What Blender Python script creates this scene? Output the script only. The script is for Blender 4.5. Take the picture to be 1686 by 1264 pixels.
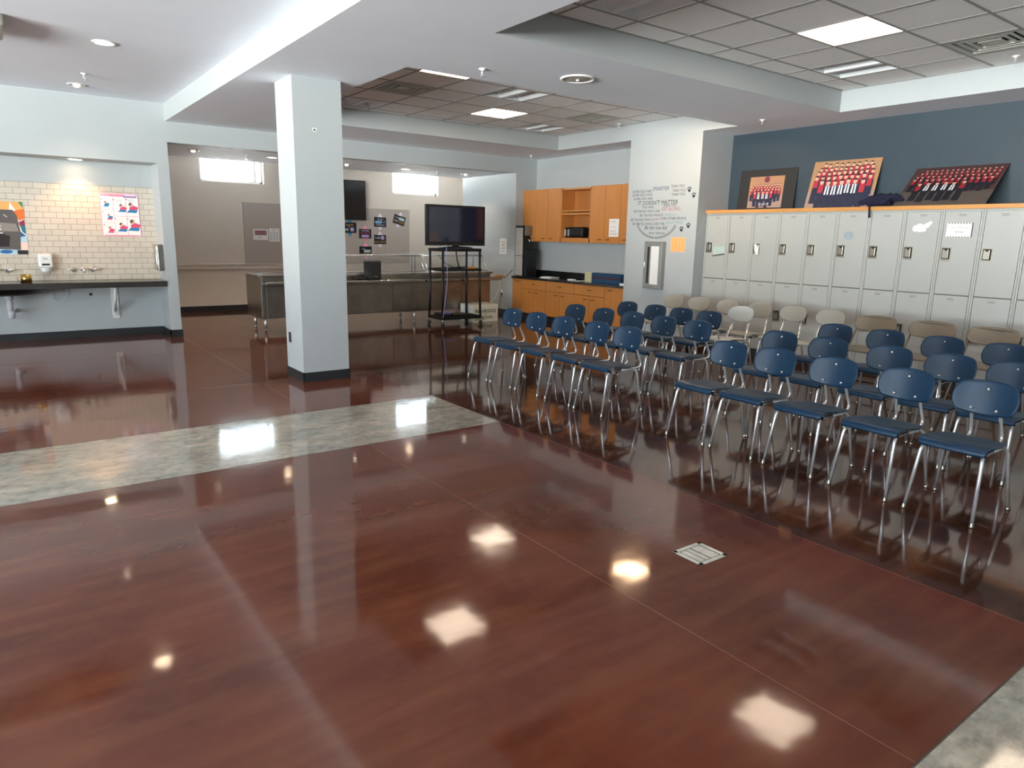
import bpy, bmesh, math, random
from mathutils import Vector, Matrix
random.seed(7)
PI = math.pi
SC = bpy.context.scene
COL = SC.collection
for o in list(bpy.data.objects):
    bpy.data.objects.remove(o)

# ------------------------------------------------------------------ camera
FPX = 1136.34
CAMH = 1.521
ya, pi_, ro = math.radians(36.498), math.radians(-12.005), math.radians(1.153)
F = Vector((math.sin(ya)*math.cos(pi_), math.cos(ya)*math.cos(pi_), math.sin(pi_)))
R0 = Vector((math.cos(ya), -math.sin(ya), 0)); U0 = R0.cross(F)
RR = R0*math.cos(ro) + U0*math.sin(ro); UU = -R0*math.sin(ro) + U0*math.cos(ro)
cam_data = bpy.data.cameras.new('camera')
cam_data.sensor_fit = 'HORIZONTAL'; cam_data.sensor_width = 36.0
cam_data.lens = FPX*36.0/1686.0; cam_data.clip_start = 0.05; cam_data.clip_end = 200
cam = bpy.data.objects.new('camera', cam_data); COL.objects.link(cam)
mw = Matrix((RR, UU, -F)).transposed().to_4x4(); mw.translation = Vector((0, 0, CAMH))
cam.matrix_world = mw
SC.camera = cam

# ------------------------------------------------------------------ world, exposure
SC.view_settings.view_transform = 'Standard'
SC.view_settings.look = 'None'
SC.view_settings.gamma = 1.0
SC.view_settings.use_curve_mapping = False
SC.view_settings.exposure = 0.5
W = bpy.data.worlds.new('sky'); SC.world = W; W.use_nodes = True
bg = W.node_tree.nodes['Background']; wt = W.node_tree
bg.inputs[1].default_value = 1.0
# bright overcast sky above the horizon, added brighter glow below to lift the ceilings
wc = wt.nodes.new('ShaderNodeTexCoord'); ws = wt.nodes.new('ShaderNodeSeparateXYZ'); wr = wt.nodes.new('ShaderNodeValToRGB')
wt.links.new(wc.outputs['Generated'], ws.inputs[0]); wm = wt.nodes.new('ShaderNodeMath'); wm.operation = 'MULTIPLY_ADD'; wm.inputs[1].default_value = .5; wm.inputs[2].default_value = .5
wt.links.new(ws.outputs[2], wm.inputs[0]); wt.links.new(wm.outputs[0], wr.inputs[0])
wr.color_ramp.elements[0].position = .47; wr.color_ramp.elements[0].color = (1.0, .985, .965, 1)
wr.color_ramp.elements[1].position = .53; wr.color_ramp.elements[1].color = (.085, .10, .115, 1)
wv = wt.nodes.new('ShaderNodeVectorMath'); wv.operation = 'SCALE'; wv.inputs['Scale'].default_value = 64.0
wt.links.new(wr.outputs[0], wv.inputs[0]); wt.links.new(wv.outputs[0], bg.inputs[0])

def portal(x, y, z, sx, sy, rot):
    l = bpy.data.lights.new('window_daylight', 'AREA'); l.shape = 'RECTANGLE'; l.size = sx; l.size_y = sy
    l.cycles.is_portal = True
    o = bpy.data.objects.new('window_daylight', l); COL.objects.link(o); o.location = (x, y, z); o.rotation_euler = rot
LWX = -9.2           # window wall on the left
FWY = -4.6           # window wall behind the camera
portal(LWX-.05, 1.0, 1.65, 2.6, 9.3, (0, -PI/2, 0))

# ------------------------------------------------------------------ materials
def lin(c):
    return tuple(((v/255)/12.92 if v/255 <= .04045 else ((v/255+.055)/1.055)**2.4) for v in c[:3]) + (1,)
def node(nt, t, **k):
    n = nt.nodes.new(t)
    for a, b in k.items(): setattr(n, a, b)
    return n
def pmat(name, c, rough=.5, metal=0, var=.06, scale=6, coat=0, bump=0, bscale=60, spec=.5, stretch=(1, 1, 1)):
    m = bpy.data.materials.new(name); m.use_nodes = True; nt = m.node_tree
    b = nt.nodes['Principled BSDF']
    b.inputs['Roughness'].default_value = rough; b.inputs['Metallic'].default_value = metal
    b.inputs['Specular IOR Level'].default_value = spec
    b.inputs['Coat Weight'].default_value = coat; b.inputs['Coat Roughness'].default_value = .08
    tc = node(nt, 'ShaderNodeTexCoord'); mp = node(nt, 'ShaderNodeMapping'); mp.inputs['Scale'].default_value = stretch
    nt.links.new(tc.outputs['Object'], mp.inputs[0])
    nz = node(nt, 'ShaderNodeTexNoise'); nz.inputs['Scale'].default_value = scale; nz.inputs['Detail'].default_value = 4
    nt.links.new(mp.outputs[0], nz.inputs['Vector'])
    cr = node(nt, 'ShaderNodeValToRGB'); l = lin(c)
    cr.color_ramp.elements[0].position = .3; cr.color_ramp.elements[1].position = .7
    cr.color_ramp.elements[0].color = tuple(v*(1-var) for v in l[:3]) + (1,)
    cr.color_ramp.elements[1].color = tuple(min(1, v*(1+var)) for v in l[:3]) + (1,)
    nt.links.new(nz.outputs[0], cr.inputs[0]); nt.links.new(cr.outputs[0], b.inputs['Base Color'])
    if bump:
        n2 = node(nt, 'ShaderNodeTexNoise'); n2.inputs['Scale'].default_value = bscale
        nt.links.new(mp.outputs[0], n2.inputs['Vector'])
        bp = node(nt, 'ShaderNodeBump'); bp.inputs['Strength'].default_value = bump; bp.inputs['Distance'].default_value = .01
        nt.links.new(n2.outputs[0], bp.inputs['Height']); nt.links.new(bp.outputs[0], b.inputs['Normal'])
    return m
def emat(name, c, s):
    m = bpy.data.materials.new(name); m.use_nodes = True; nt = m.node_tree
    b = nt.nodes['Principled BSDF']; b.inputs['Base Color'].default_value = lin(c)
    b.inputs['Emission Color'].default_value = lin(c); b.inputs['Emission Strength'].default_value = s
    return m
M = {}
M['wall'] = pmat('wall_paint', (174, 179, 180), .55, var=.015, scale=2, bump=.04, bscale=180)
M['wall_warm'] = pmat('kitchen_wall_paint', (216, 204, 190), .6, var=.02, scale=2)
M['ceil'] = pmat('ceiling_paint', (240, 245, 255), .7, var=.02, scale=1.5, bump=.03)
M['blue_wall'] = pmat('blue_wall_paint', (42, 58, 68), .55, var=.05, scale=3)
M['black_base'] = pmat('black_vinyl', (40, 42, 45), .3, var=.12, scale=9)
M['wood'] = pmat('maple_veneer', (192, 124, 60), .35, var=.07, scale=3, stretch=(6, 6, .6))
M['wood_in'] = pmat('maple_interior', (176, 112, 56), .5, var=.07, scale=3, stretch=(6, 6, .6))
M['wood_h'] = pmat('maple_edge', (200, 140, 76), .35, var=.08, scale=3, stretch=(6, .6, 6))
M['gap'] = pmat('gap_shade', (38, 30, 24), .8)  # carcass colour that paints the shade seen between cabinet doors
M['counter'] = pmat('black_laminate', (22, 24, 26), .15, var=.4, scale=60)
M['sink_counter'] = pmat('dark_stone_counter', (52, 50, 47), .18, var=.2, scale=60)
M['locker'] = pmat('locker_enamel', (172, 173, 169), .38, var=.02, scale=3)
M['locker_seam'] = pmat('locker_seam', (96, 94, 90), .6)
M['steel'] = pmat('stainless_steel', (176, 172, 166), .22, 1, var=.08, scale=4, stretch=(1, 1, 8))
M['steel_dark'] = pmat('worn_steel', (158, 150, 140), .3, 1, var=.15, scale=5)
M['chrome'] = pmat('chrome', (226, 226, 228), .2, .72, var=.05)
M['handle'] = pmat('nickel_handle', (176, 170, 156), .3, 1, var=.1)
M['blue'] = pmat('blue_plastic', (3, 42, 68), .4, spec=.32, var=.1, scale=7, bump=.05, bscale=300)
M['tan'] = pmat('tan_plastic', (150, 146, 136), .4, var=.04)
M['greypl'] = pmat('pale_grey_plastic', (182, 184, 180), .35, var=.04)
M['fold'] = pmat('beige_metal', (120, 108, 92), .4, .2, var=.06)
M['black'] = pmat('black_plastic', (14, 14, 16), .35, var=.2)
M['blackmetal'] = pmat('black_enamel', (20, 20, 22), .4, .2, var=.2)
M['screen'] = pmat('screen_glass', (18, 24, 46), .08, var=.1, spec=.8)
M['screen_matte'] = pmat('wall_screen_glass', (16, 15, 16), .25, var=.1)
M['white'] = pmat('white_plastic', (232, 232, 228), .35, var=.02)
M['whitemetal'] = pmat('white_enamel', (228, 230, 228), .4, var=.02)
M['paper'] = pmat('white_paper', (236, 234, 230), .8, var=.02)
M['ink'] = pmat('dark_ink', (50, 50, 54), .8)
M['inkgrey'] = pmat('grey_ink', (176, 176, 180), .8)
M['inkred'] = pmat('red_ink', (170, 90, 86), .8)
M['inkblue'] = pmat('blue_ink', (70, 74, 110), .8)
M['inkteal'] = pmat('teal_ink', (120, 160, 156), .8)
M['orange'] = pmat('orange_paper', (250, 184, 122), .8, var=.03)
M['pinboard'] = pmat('grey_pinboard', (176, 164, 154), .8, var=.03, scale=40)
M['brass'] = pmat('gold_tin', (190, 158, 90), .25, 1, var=.1)
M['pvc'] = pmat('grey_pvc', (190, 192, 198), .4)
M['rubber'] = pmat('rubber', (30, 30, 30), .7)
M['dark_grime_shade'] = pmat('dark_recess', (40, 38, 36), .9)  # one dark tone: vent grime, painted recess shade, dark handles
M['alu'] = pmat('brushed_aluminium', (150, 151, 150), .4, .5, var=.05)
M['hvac'] = pmat('diffuser_enamel', (178, 176, 168), .4, var=.08)
M['navy'] = pmat('navy_cloth', (20, 20, 48), .9, var=.2, scale=40)
M['drain'] = pmat('worn_cast_frame', (196, 194, 184), .5, .3, var=.15, scale=20)
M['bluecable'] = pmat('blue_cable', (150, 150, 210), .5)
M['box'] = pmat('white_carton', (226, 222, 208), .7, var=.03)
M['green'] = pmat('green_print', (48, 74, 44), .8)
M['ltgreen'] = pmat('pale_green_print', (176, 184, 150), .8)
M['power_orange'] = pmat('orange_plastic', (210, 130, 50), .5)
M['troffer'] = pmat('troffer_enamel', (225, 228, 230), .35, var=.01)
M['tbar'] = pmat('grid_bar', (150, 148, 145), .5)
M['lamp_panel'] = emat('lit_panel', (255, 232, 206), 9)
M['lamp_round'] = emat('lit_round_lamp', (255, 214, 170), 26)
M['lamp_small'] = emat('lit_lens', (255, 226, 190), 22)
M['lamp_dim'] = emat('lit_bulb', (255, 232, 205), 6)
M['bk_yellow'] = pmat('cream_cover', (222, 214, 168), .6)
M['bk_blue'] = pmat('blue_cover', (34, 76, 112), .5, var=.2, scale=30)
M['bk_red'] = pmat('maroon_band', (92, 40, 46), .6)
def simple(name, c, r=.7): M[name] = pmat(name, c, r, var=.05, scale=20)
for n_, c_ in dict(p_navy=(34, 38, 62), p_red=(176, 44, 58), p_skin=(214, 168, 142), p_white=(232, 230, 234), p_cap=(24, 24, 34),
                   p_wall=(170, 124, 94), p_wood=(172, 128, 90), p_floor=(160, 134, 122), p_dark=(40, 30, 34), p_black=(36, 34, 34),
                   p_dkred=(150, 30, 44), p_dkwall=(74, 48, 48), p_dkfloor=(84, 74, 68), p_pink=(226, 130, 160), p_pinklt=(240, 214, 222),
                   p_hotpink=(214, 96, 140), p_blue=(30, 120, 170), p_rose=(206, 78, 110), p_hair=(110, 44, 54), p_violet=(140, 100, 160),
                   p_orange=(222, 112, 48), p_amber=(232, 168, 96), p_teal=(36, 110, 120), p_ltblue=(176, 204, 216), p_peach=(238, 206, 192),
                   p_grey=(92, 86, 84), p_greylt=(140, 132, 124), p_green=(70, 130, 84), p_maroon=(140, 40, 70), p_cobalt=(40, 100, 160),
                   p_cardpink=(240, 150, 176), p_cardblue=(60, 140, 180), p_cardwhite=(226, 222, 228), p_lav=(176, 150, 196), p_gold=(210, 160, 70),
                   p_sage=(166, 190, 178), p_sageblue=(116, 158, 200), p_mint=(176, 196, 190)).items():
    simple(n_, c_)

def thin_glass():
    m = bpy.data.materials.new('window_glass'); m.use_nodes = True; nt = m.node_tree; nt.nodes.clear()
    out = node(nt, 'ShaderNodeOutputMaterial'); mx = node(nt, 'ShaderNodeMixShader'); t = node(nt, 'ShaderNodeBsdfTransparent')
    g = node(nt, 'ShaderNodeBsdfGlossy'); g.inputs['Roughness'].default_value = .02
    lw = node(nt, 'ShaderNodeLayerWeight'); lw.inputs[0].default_value = .5; p5 = node(nt, 'ShaderNodeMath', operation='POWER'); p5.inputs[1].default_value = 5
    fr = node(nt, 'ShaderNodeMath', operation='MULTIPLY_ADD'); fr.inputs[1].default_value = .6; fr.inputs[2].default_value = .03
    nt.links.new(lw.outputs['Facing'], p5.inputs[0]); nt.links.new(p5.outputs[0], fr.inputs[0])
    t.inputs[0].default_value = (.95, .98, .98, 1)
    nt.links.new(fr.outputs[0], mx.inputs[0]); nt.links.new(t.outputs[0], mx.inputs[1]); nt.links.new(g.outputs[0], mx.inputs[2])
    nt.links.new(mx.outputs[0], out.inputs[0]); return m
M['glass'] = thin_glass()

def math_n(nt, op, a, b=None, c=None):
    n = node(nt, 'ShaderNodeMath', operation=op)
    for i, v in enumerate((a, b, c)):
        if v is None: continue
        if hasattr(v, 'is_linked') or hasattr(v, 'links'): nt.links.new(v, n.inputs[i])
        else: n.inputs[i].default_value = v
    return n.outputs[0]
def mixc(nt, f, a, b):
    n = node(nt, 'ShaderNodeMix', data_type='RGBA')
    if hasattr(f, 'links'): nt.links.new(f, n.inputs[0])
    else: n.inputs[0].default_value = f
    for i, v in ((6, a), (7, b)):
        if hasattr(v, 'links'): nt.links.new(v, n.inputs[i])
        else: n.inputs[i].default_value = v
    return n.outputs[2]
J1, J2, YA, YB, YG = 2.064, 3.264, 4.571, 5.72, .707
def floor_mat():
    m = bpy.data.materials.new('polished_stained_concrete'); m.use_nodes = True; nt = m.node_tree
    b = nt.nodes['Principled BSDF']
    tc = node(nt, 'ShaderNodeTexCoord'); sp = node(nt, 'ShaderNodeSeparateXYZ'); nt.links.new(tc.outputs['Object'], sp.inputs[0])
    X, Y = sp.outputs[0], sp.outputs[1]
    def nz(scale, detail=5, st=(1, 1, 1), rough=.6, dist=0, off=0):
        mp = node(nt, 'ShaderNodeMapping'); mp.inputs['Scale'].default_value = st; mp.inputs['Location'].default_value = (off, off, 0)
        mp.inputs['Rotation'].default_value = (0, 0, .35)
        nt.links.new(tc.outputs['Object'], mp.inputs[0])
        n = node(nt, 'ShaderNodeTexNoise'); n.inputs['Scale'].default_value = scale; n.inputs['Detail'].default_value = detail
        n.inputs['Roughness'].default_value = rough; n.inputs['Distortion'].default_value = dist
        nt.links.new(mp.outputs[0], n.inputs['Vector']); return n.outputs[0]
    def ramp(v, p0, p1, c0=(0, 0, 0, 1), c1=(1, 1, 1, 1)):
        r = node(nt, 'ShaderNodeValToRGB'); r.color_ramp.elements[0].position = p0; r.color_ramp.elements[1].position = p1
        r.color_ramp.elements[0].color = c0; r.color_ramp.elements[1].color = c1; nt.links.new(v, r.inputs[0]); return r.outputs[0]
    big = nz(.9, 4, dist=.6); mid = nz(1.5, 3, (1, 1.3, 1), .45, 0); fine = nz(16, 3, (1, 1, 1), .5); streak = nz(1.6, 4, (1, 6, 1), .5, 0, 3)
    red = mixc(nt, ramp(big, .35, .65), lin((98, 48, 31)), lin((78, 38, 27)))
    red = mixc(nt, math_n(nt, 'GREATER_THAN', X, J2), red, lin((56, 34, 22)))
    red = mixc(nt, math_n(nt, 'MULTIPLY', ramp(mid, .40, .9), .8), red, lin((96, 53, 40)))
    red = mixc(nt, math_n(nt, 'MULTIPLY', ramp(mid, .1, .55, (1, 1, 1, 1), (0, 0, 0, 1)), .5), red, lin((56, 30, 27)))
    red = mixc(nt, math_n(nt, 'MULTIPLY', ramp(streak, .45, .85), .3), red, lin((130, 84, 54)))
    red = mixc(nt, math_n(nt, 'MULTIPLY', ramp(fine, .5, .95), .12), red, lin((126, 84, 66)))
    gr = mixc(nt, ramp(nz(3.5, 8, (1, 2, 1), .75), .35, .65), lin((112, 105, 94)), lin((184, 172, 154)))
    gr = mixc(nt, math_n(nt, 'MULTIPLY', ramp(streak, .35, .6), .5), gr, lin((132, 132, 124)))
    gr = mixc(nt, math_n(nt, 'MULTIPLY', ramp(fine, .3, .5, (1, 1, 1, 1), (0, 0, 0, 1)), .5), gr, lin((84, 84, 80)))
    band = math_n(nt, 'MULTIPLY', math_n(nt, 'MULTIPLY', math_n(nt, 'GREATER_THAN', Y, YA), math_n(nt, 'LESS_THAN', Y, YB)), math_n(nt, 'LESS_THAN', X, J2))
    band = math_n(nt, 'MAXIMUM', band, math_n(nt, 'LESS_THAN', Y, YG))
    col = mixc(nt, band, red, gr)
    # saw-cut joints
    def ln(ax, p, h): return math_n(nt, 'COMPARE', ax, p, h)
    lx = math_n(nt, 'MAXIMUM', ln(X, J1, .002), ln(X, J2, .002))
    ly = math_n(nt, 'MAXIMUM', math_n(nt, 'MAXIMUM', math_n(nt, 'MULTIPLY', ln(Y, YA, .004), math_n(nt, 'LESS_THAN', X, J2)), ln(Y, YB, .004)),
                math_n(nt, 'MAXIMUM', ln(Y, YG, .004), math_n(nt, 'MAXIMUM', ln(Y, 7.15, .004), ln(Y, 9.5, .004))))
    col = mixc(nt, math_n(nt, 'MULTIPLY', lx, .6), col, lin((120, 84, 60)))
    col = mixc(nt, math_n(nt, 'MULTIPLY', ly, .85), col, lin((46, 36, 30)))
    nt.links.new(col, b.inputs['Base Color'])
    rg = math_n(nt, 'MULTIPLY_ADD', ramp(mid, .35, .8), .05, .055)
    rg = math_n(nt, 'MAXIMUM', rg, math_n(nt, 'MULTIPLY', math_n(nt, 'MAXIMUM', lx, ly), .5))
    nt.links.new(rg, b.inputs['Roughness'])
    b.inputs['IOR'].default_value = 1.41
    b.inputs['Coat Weight'].default_value = 0; b.inputs['Coat Roughness'].default_value = .03; b.inputs['Coat IOR'].default_value = 1.5
    n2 = nz(1.6, 3); n3 = nz(30, 1)
    hsum = math_n(nt, 'MULTIPLY_ADD', n3, .006, n2)
    bp = node(nt, 'ShaderNodeBump'); bp.inputs['Strength'].default_value = .25; bp.inputs['Distance'].default_value = .006
    nt.links.new(hsum, bp.inputs['Height']); nt.links.new(bp.outputs[0], b.inputs['Normal']); nt.links.new(bp.outputs[0], b.inputs['Coat Normal'])
    return m
M['floor'] = floor_mat()

def tile_mat():      # cream subway tile in the sink alcove, object coordinates = world
    m = bpy.data.materials.new('subway_tile'); m.use_nodes = True; nt = m.node_tree; b = nt.nodes['Principled BSDF']
    tc = node(nt, 'ShaderNodeTexCoord'); sp = node(nt, 'ShaderNodeSeparateXYZ'); nt.links.new(tc.outputs['Object'], sp.inputs[0])
    cb = node(nt, 'ShaderNodeCombineXYZ'); nt.links.new(math_n(nt, 'ADD', sp.outputs[0], sp.outputs[1]), cb.inputs[0])
    nt.links.new(math_n(nt, 'SUBTRACT', sp.outputs[2], .81), cb.inputs[1])
    br = node(nt, 'ShaderNodeTexBrick'); nt.links.new(cb.outputs[0], br.inputs['Vector'])
    br.inputs['Scale'].default_value = 1; br.inputs['Brick Width'].default_value = .153; br.inputs['Row Height'].default_value = .0766
    br.inputs['Mortar Size'].default_value = .0022; br.inputs['Mortar Smooth'].default_value = .05
    br.inputs['Color1'].default_value = lin((208, 198, 183)); br.inputs['Color2'].default_value = lin((200, 190, 175))
    br.inputs['Mortar'].default_value = lin((122, 112, 102))
    nt.links.new(br.outputs[0], b.inputs['Base Color']); b.inputs['Roughness'].default_value = .22
    bp = node(nt, 'ShaderNodeBump'); bp.inputs['Strength'].default_value = .3; bp.inputs['Distance'].default_value = .002; bp.invert = True
    nt.links.new(br.outputs['Fac'], bp.inputs['Height']); nt.links.new(bp.outputs[0], b.inputs['Normal'])
    return m
M['tile'] = tile_mat()
M['ctile'] = pmat('acoustic_tile', (243, 241, 240), .85, var=.05, scale=90, bump=.3, bscale=220)

# ------------------------------------------------------------------ mesh helpers
class MB:
    def __init__(s): s.bm = bmesh.new(); s.mats = []; s.smooth = set()
    def mi(s, m):
        if m not in s.mats: s.mats.append(m)
        return s.mats.index(m)
    def face(s, vs, m, sm=False):
        try: f = s.bm.faces.new(vs)
        except ValueError: return None
        f.material_index = s.mi(m); f.smooth = sm; return f
    def poly(s, pts, m): return s.face([s.bm.verts.new(p) for p in pts], m)
    def box(s, x0, x1, y0, y1, z0, z1, m, bev=0, mat=None):
        x0, x1 = min(x0, x1), max(x0, x1); y0, y1 = min(y0, y1), max(y0, y1); z0, z1 = min(z0, z1), max(z0, z1)
        V = [s.bm.verts.new(p) for p in ((x0, y0, z0), (x1, y0, z0), (x1, y1, z0), (x0, y1, z0), (x0, y0, z1), (x1, y0, z1), (x1, y1, z1), (x0, y1, z1))]
        fs = [s.face([V[i] for i in q], m) for q in ((0, 3, 2, 1), (4, 5, 6, 7), (0, 1, 5, 4), (1, 2, 6, 5), (2, 3, 7, 6), (3, 0, 4, 7))]
        if bev:
            es = list({e for f in fs for e in f.edges})
            r = bmesh.ops.bevel(s.bm, geom=es, offset=bev, segments=2, profile=.5, affect='EDGES')
            V = list({v for f in r['faces'] for v in f.verts} | {v for v in V if v.is_valid})
        if mat is not None:
            for v in V: v.co = mat @ v.co
        return s
    def ring(s, c, r, n, ax1, ax2): return [s.bm.verts.new(Vector(c) + ax1*(r*math.cos(2*PI*i/n)) + ax2*(r*math.sin(2*PI*i/n))) for i in range(n)]
    def tube(s, pts, r, m, n=8, caps=True, fillet=0, fs=4, closed=False):
        P = [Vector(p) for p in pts]
        if fillet and len(P) > 2:
            Q = [P[0]]
            for i in range(1, len(P)-1):
                a, b, c = P[i-1], P[i], P[i+1]; d1 = (a-b); d2 = (c-b)
                t = min(fillet, d1.length*.48, d2.length*.48); A = b + d1.normalized()*t; B = b + d2.normalized()*t
                for k in range(fs+1):
                    u = k/fs; Q.append(A*(1-u)**2 + b*2*u*(1-u) + B*u*u)
            Q.append(P[-1]); P = Q
        rings = []; T = (P[1]-P[0]).normalized()
        a1 = T.orthogonal().normalized()
        for i, p in enumerate(P):
            if i == 0: t = (P[1]-P[0])
            elif i == len(P)-1: t = (P[-1]-P[-2])
            else: t = (P[i+1]-P[i]).normalized() + (P[i]-P[i-1]).normalized()
            t.normalize(); a1 = (a1 - t*a1.dot(t)).normalized(); a2 = t.cross(a1)
            rr = r[i] if isinstance(r, (list, tuple)) else r
            rings.append(s.ring(p, rr, n, a1, a2))
        for i in range(len(rings)-1):
            for k in range(n): s.face([rings[i][k], rings[i][(k+1) % n], rings[i+1][(k+1) % n], rings[i+1][k]], m, True)
        if caps: s.face(list(reversed(rings[0])), m); s.face(rings[-1], m)
        return s
    def cyl(s, c, r, h, m, axis='z', n=20, r2=None):
        c = Vector(c); d = {'x': Vector((1, 0, 0)), 'y': Vector((0, 1, 0)), 'z': Vector((0, 0, 1))}[axis]
        r2 = r if r2 is None else r2
        return s.tube([c, c+d*h], [r, r2], m, n)
    def lathe(s, c, prof, m, n=24, axis='z'):
        c = Vector(c); ax = {'z': (Vector((1, 0, 0)), Vector((0, 1, 0)), Vector((0, 0, 1))), 'y': (Vector((1, 0, 0)), Vector((0, 0, 1)), Vector((0, 1, 0))),
                             'x': (Vector((0, 1, 0)), Vector((0, 0, 1)), Vector((1, 0, 0)))}[axis]
        rg = [s.ring(c+ax[2]*z, max(r, 1e-4), n, ax[0], ax[1]) for r, z in prof]
        for i in range(len(rg)-1):
            for k in range(n): s.face([rg[i][k], rg[i][(k+1) % n], rg[i+1][(k+1) % n], rg[i+1][k]], m, True)
        return s
    def grid(s, fn, nu, nv, m):
        V = [[s.bm.verts.new(fn(-1+2*i/nu, -1+2*j/nv)) for j in range(nv+1)] for i in range(nu+1)]
        for i in range(nu):
            for j in range(nv): s.face([V[i][j], V[i+1][j], V[i+1][j+1], V[i][j+1]], m, True)
        return s
    def wallx(s, x0, x1, y0, y1, z0, z1, holes, m):      # slab in the y-z plane with rectangular holes (y0,y1,z0,z1)
        s._holes(y0, y1, z0, z1, holes, lambda a, b, c, d: s.box(x0, x1, a, b, c, d, m))
    def wally(s, y0, y1, x0, x1, z0, z1, holes, m):
        s._holes(x0, x1, z0, z1, holes, lambda a, b, c, d: s.box(a, b, y0, y1, c, d, m))
    def _holes(s, a0, a1, z0, z1, holes, put):
        xs = sorted({a0, a1, *[h[0] for h in holes], *[h[1] for h in holes]}); zs = sorted({z0, z1, *[h[2] for h in holes], *[h[3] for h in holes]})
        for i in range(len(xs)-1):
            run = None
            for k in range(len(zs)-1):
                cx, cz = (xs[i]+xs[i+1])/2, (zs[k]+zs[k+1])/2
                inside = any(h[0] < cx < h[1] and h[2] < cz < h[3] for h in holes)
                if not inside:
                    run = [zs[k], zs[k+1]] if run is None else [run[0], zs[k+1]]
                if (inside or k == len(zs)-2) and run: put(xs[i], xs[i+1], run[0], run[1]); run = None
    def build(s, name, parent=None, kind=None, loc=None):
        bmesh.ops.recalc_face_normals(s.bm, faces=s.bm.faces) if getattr(s, 'recalc', True) else None
        if parent is not None and getattr(s, 'world', True):
            p = parent
            off = Vector((0, 0, 0))
            while p is not None: off += p.location; p = p.parent
            for v in s.bm.verts: v.co -= off
        elif loc is not None:
            for v in s.bm.verts: v.co -= Vector(loc)
        me = bpy.data.meshes.new(name); s.bm.to_mesh(me); s.bm.free()
        for m in s.mats: me.materials.append(M[m])
        o = bpy.data.objects.new(name, me); COL.objects.link(o)
        if parent is not None: o.parent = parent
        if loc is not None: o.location = loc
        if kind: o['kind'] = kind
        return o
def thing(name, label, cat, loc, group=None):
    o = bpy.data.objects.new(name, None); o.empty_display_size = .1; COL.objects.link(o); o.location = loc
    o['label'] = label; o['category'] = cat
    if group: o['group'] = group
    return o
def tag(o, label, cat, group=None):
    o['label'] = label; o['category'] = cat
    if group: o['group'] = group
    return o
def copy_tree(o, loc, label, rot=0):
    def rec(a, par):
        c = a.copy(); COL.objects.link(c)
        if par is not None: c.parent = par; c.matrix_parent_inverse = a.matrix_parent_inverse
        for ch in list(a.children): rec(ch, c)
        return c
    r = rec(o, None); r.location = loc; r.rotation_euler = (0, 0, rot); r['label'] = label
    return r
def solid(o, t, sub=1, off=0):
    md = o.modifiers.new('thick', 'SOLIDIFY'); md.thickness = t; md.offset = off
    if sub: sd = o.modifiers.new('round', 'SUBSURF'); sd.levels = sub; sd.render_levels = sub
    return o
def squircle(a, b, k):
    return (a*(1-k) + k*a*math.sqrt(1-b*b/2), b*(1-k) + k*b*math.sqrt(1-a*a/2))

# flat prints: shapes on a sheet, all in one mesh lying on the sheet
class Print:
    def __init__(s, O, U, V, N, parent=None):
        s.mb = MB(); s.mb.recalc = False; s.O, s.U, s.V, s.N = Vector(O), Vector(U).normalized(), Vector(V).normalized(), Vector(N).normalized()
    def P(s, u, v, l): return s.O + s.U*u + s.V*v + s.N*(l*.0005)
    def poly(s, pts, m, l=1): s.mb.poly([s.P(u, v, l) for u, v in pts], m)
    def rect(s, u0, v0, u1, v1, m, l=1): s.poly([(u0, v0), (u1, v0), (u1, v1), (u0, v1)], m, l)
    def disc(s, u, v, r, m, l=1, n=10, ry=None): 
        ry = ry or r; s.poly([(u+r*math.cos(2*PI*i/n), v+ry*math.sin(2*PI*i/n)) for i in range(n)], m, l)
    def text(s, body, u, v, size, m, l=2, align='LEFT', width=None, shear=0, rot=0, spacing=1, bold=0):
        cu = bpy.data.curves.new('lettering', 'FONT'); cu.body = body; cu.size = size; cu.align_x = align; cu.shear = shear
        cu.space_character = spacing; cu.resolution_u = 2; cu.offset = bold
        ob = bpy.data.objects.new('lettering', cu); me = bpy.data.meshes.new_from_object(ob)
        xs = [w.co.x for w in me.vertices]
        if xs:
            sc = 1
            if width: sc = width/max(1e-6, max(xs)-min(xs))
            x0 = min(xs) if align == 'LEFT' else 0
            c, sn = math.cos(rot), math.sin(rot)
            vv = []
            for w in me.vertices:
                x, y = (w.co.x-x0)*sc, w.co.y
                vv.append(s.mb.bm.verts.new(s.P(u+x*c-y*sn, v+x*sn+y*c, l)))
            for p in me.polygons: s.mb.face([vv[i] for i in p.vertices], m)
        bpy.data.meshes.remove(me); bpy.data.objects.remove(ob); bpy.data.curves.remove(cu)
    def build(s, name, parent=None, loc=None): return s.mb.build(name, parent, loc=loc)
DX, DY, DZ = Vector((1, 0, 0)), Vector((0, 1, 0)), Vector((0, 0, 1))

# ------------------------------------------------------------------ dimensions
ZS, ZT, ZH = 2.995, 3.23, 2.72
XB, XP, XR = 2.07, 7.97, 8.64
YH, YM, YBK = 11.0, 12.9, 14.3
LH = (-2.9, -2.9+0)

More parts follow.
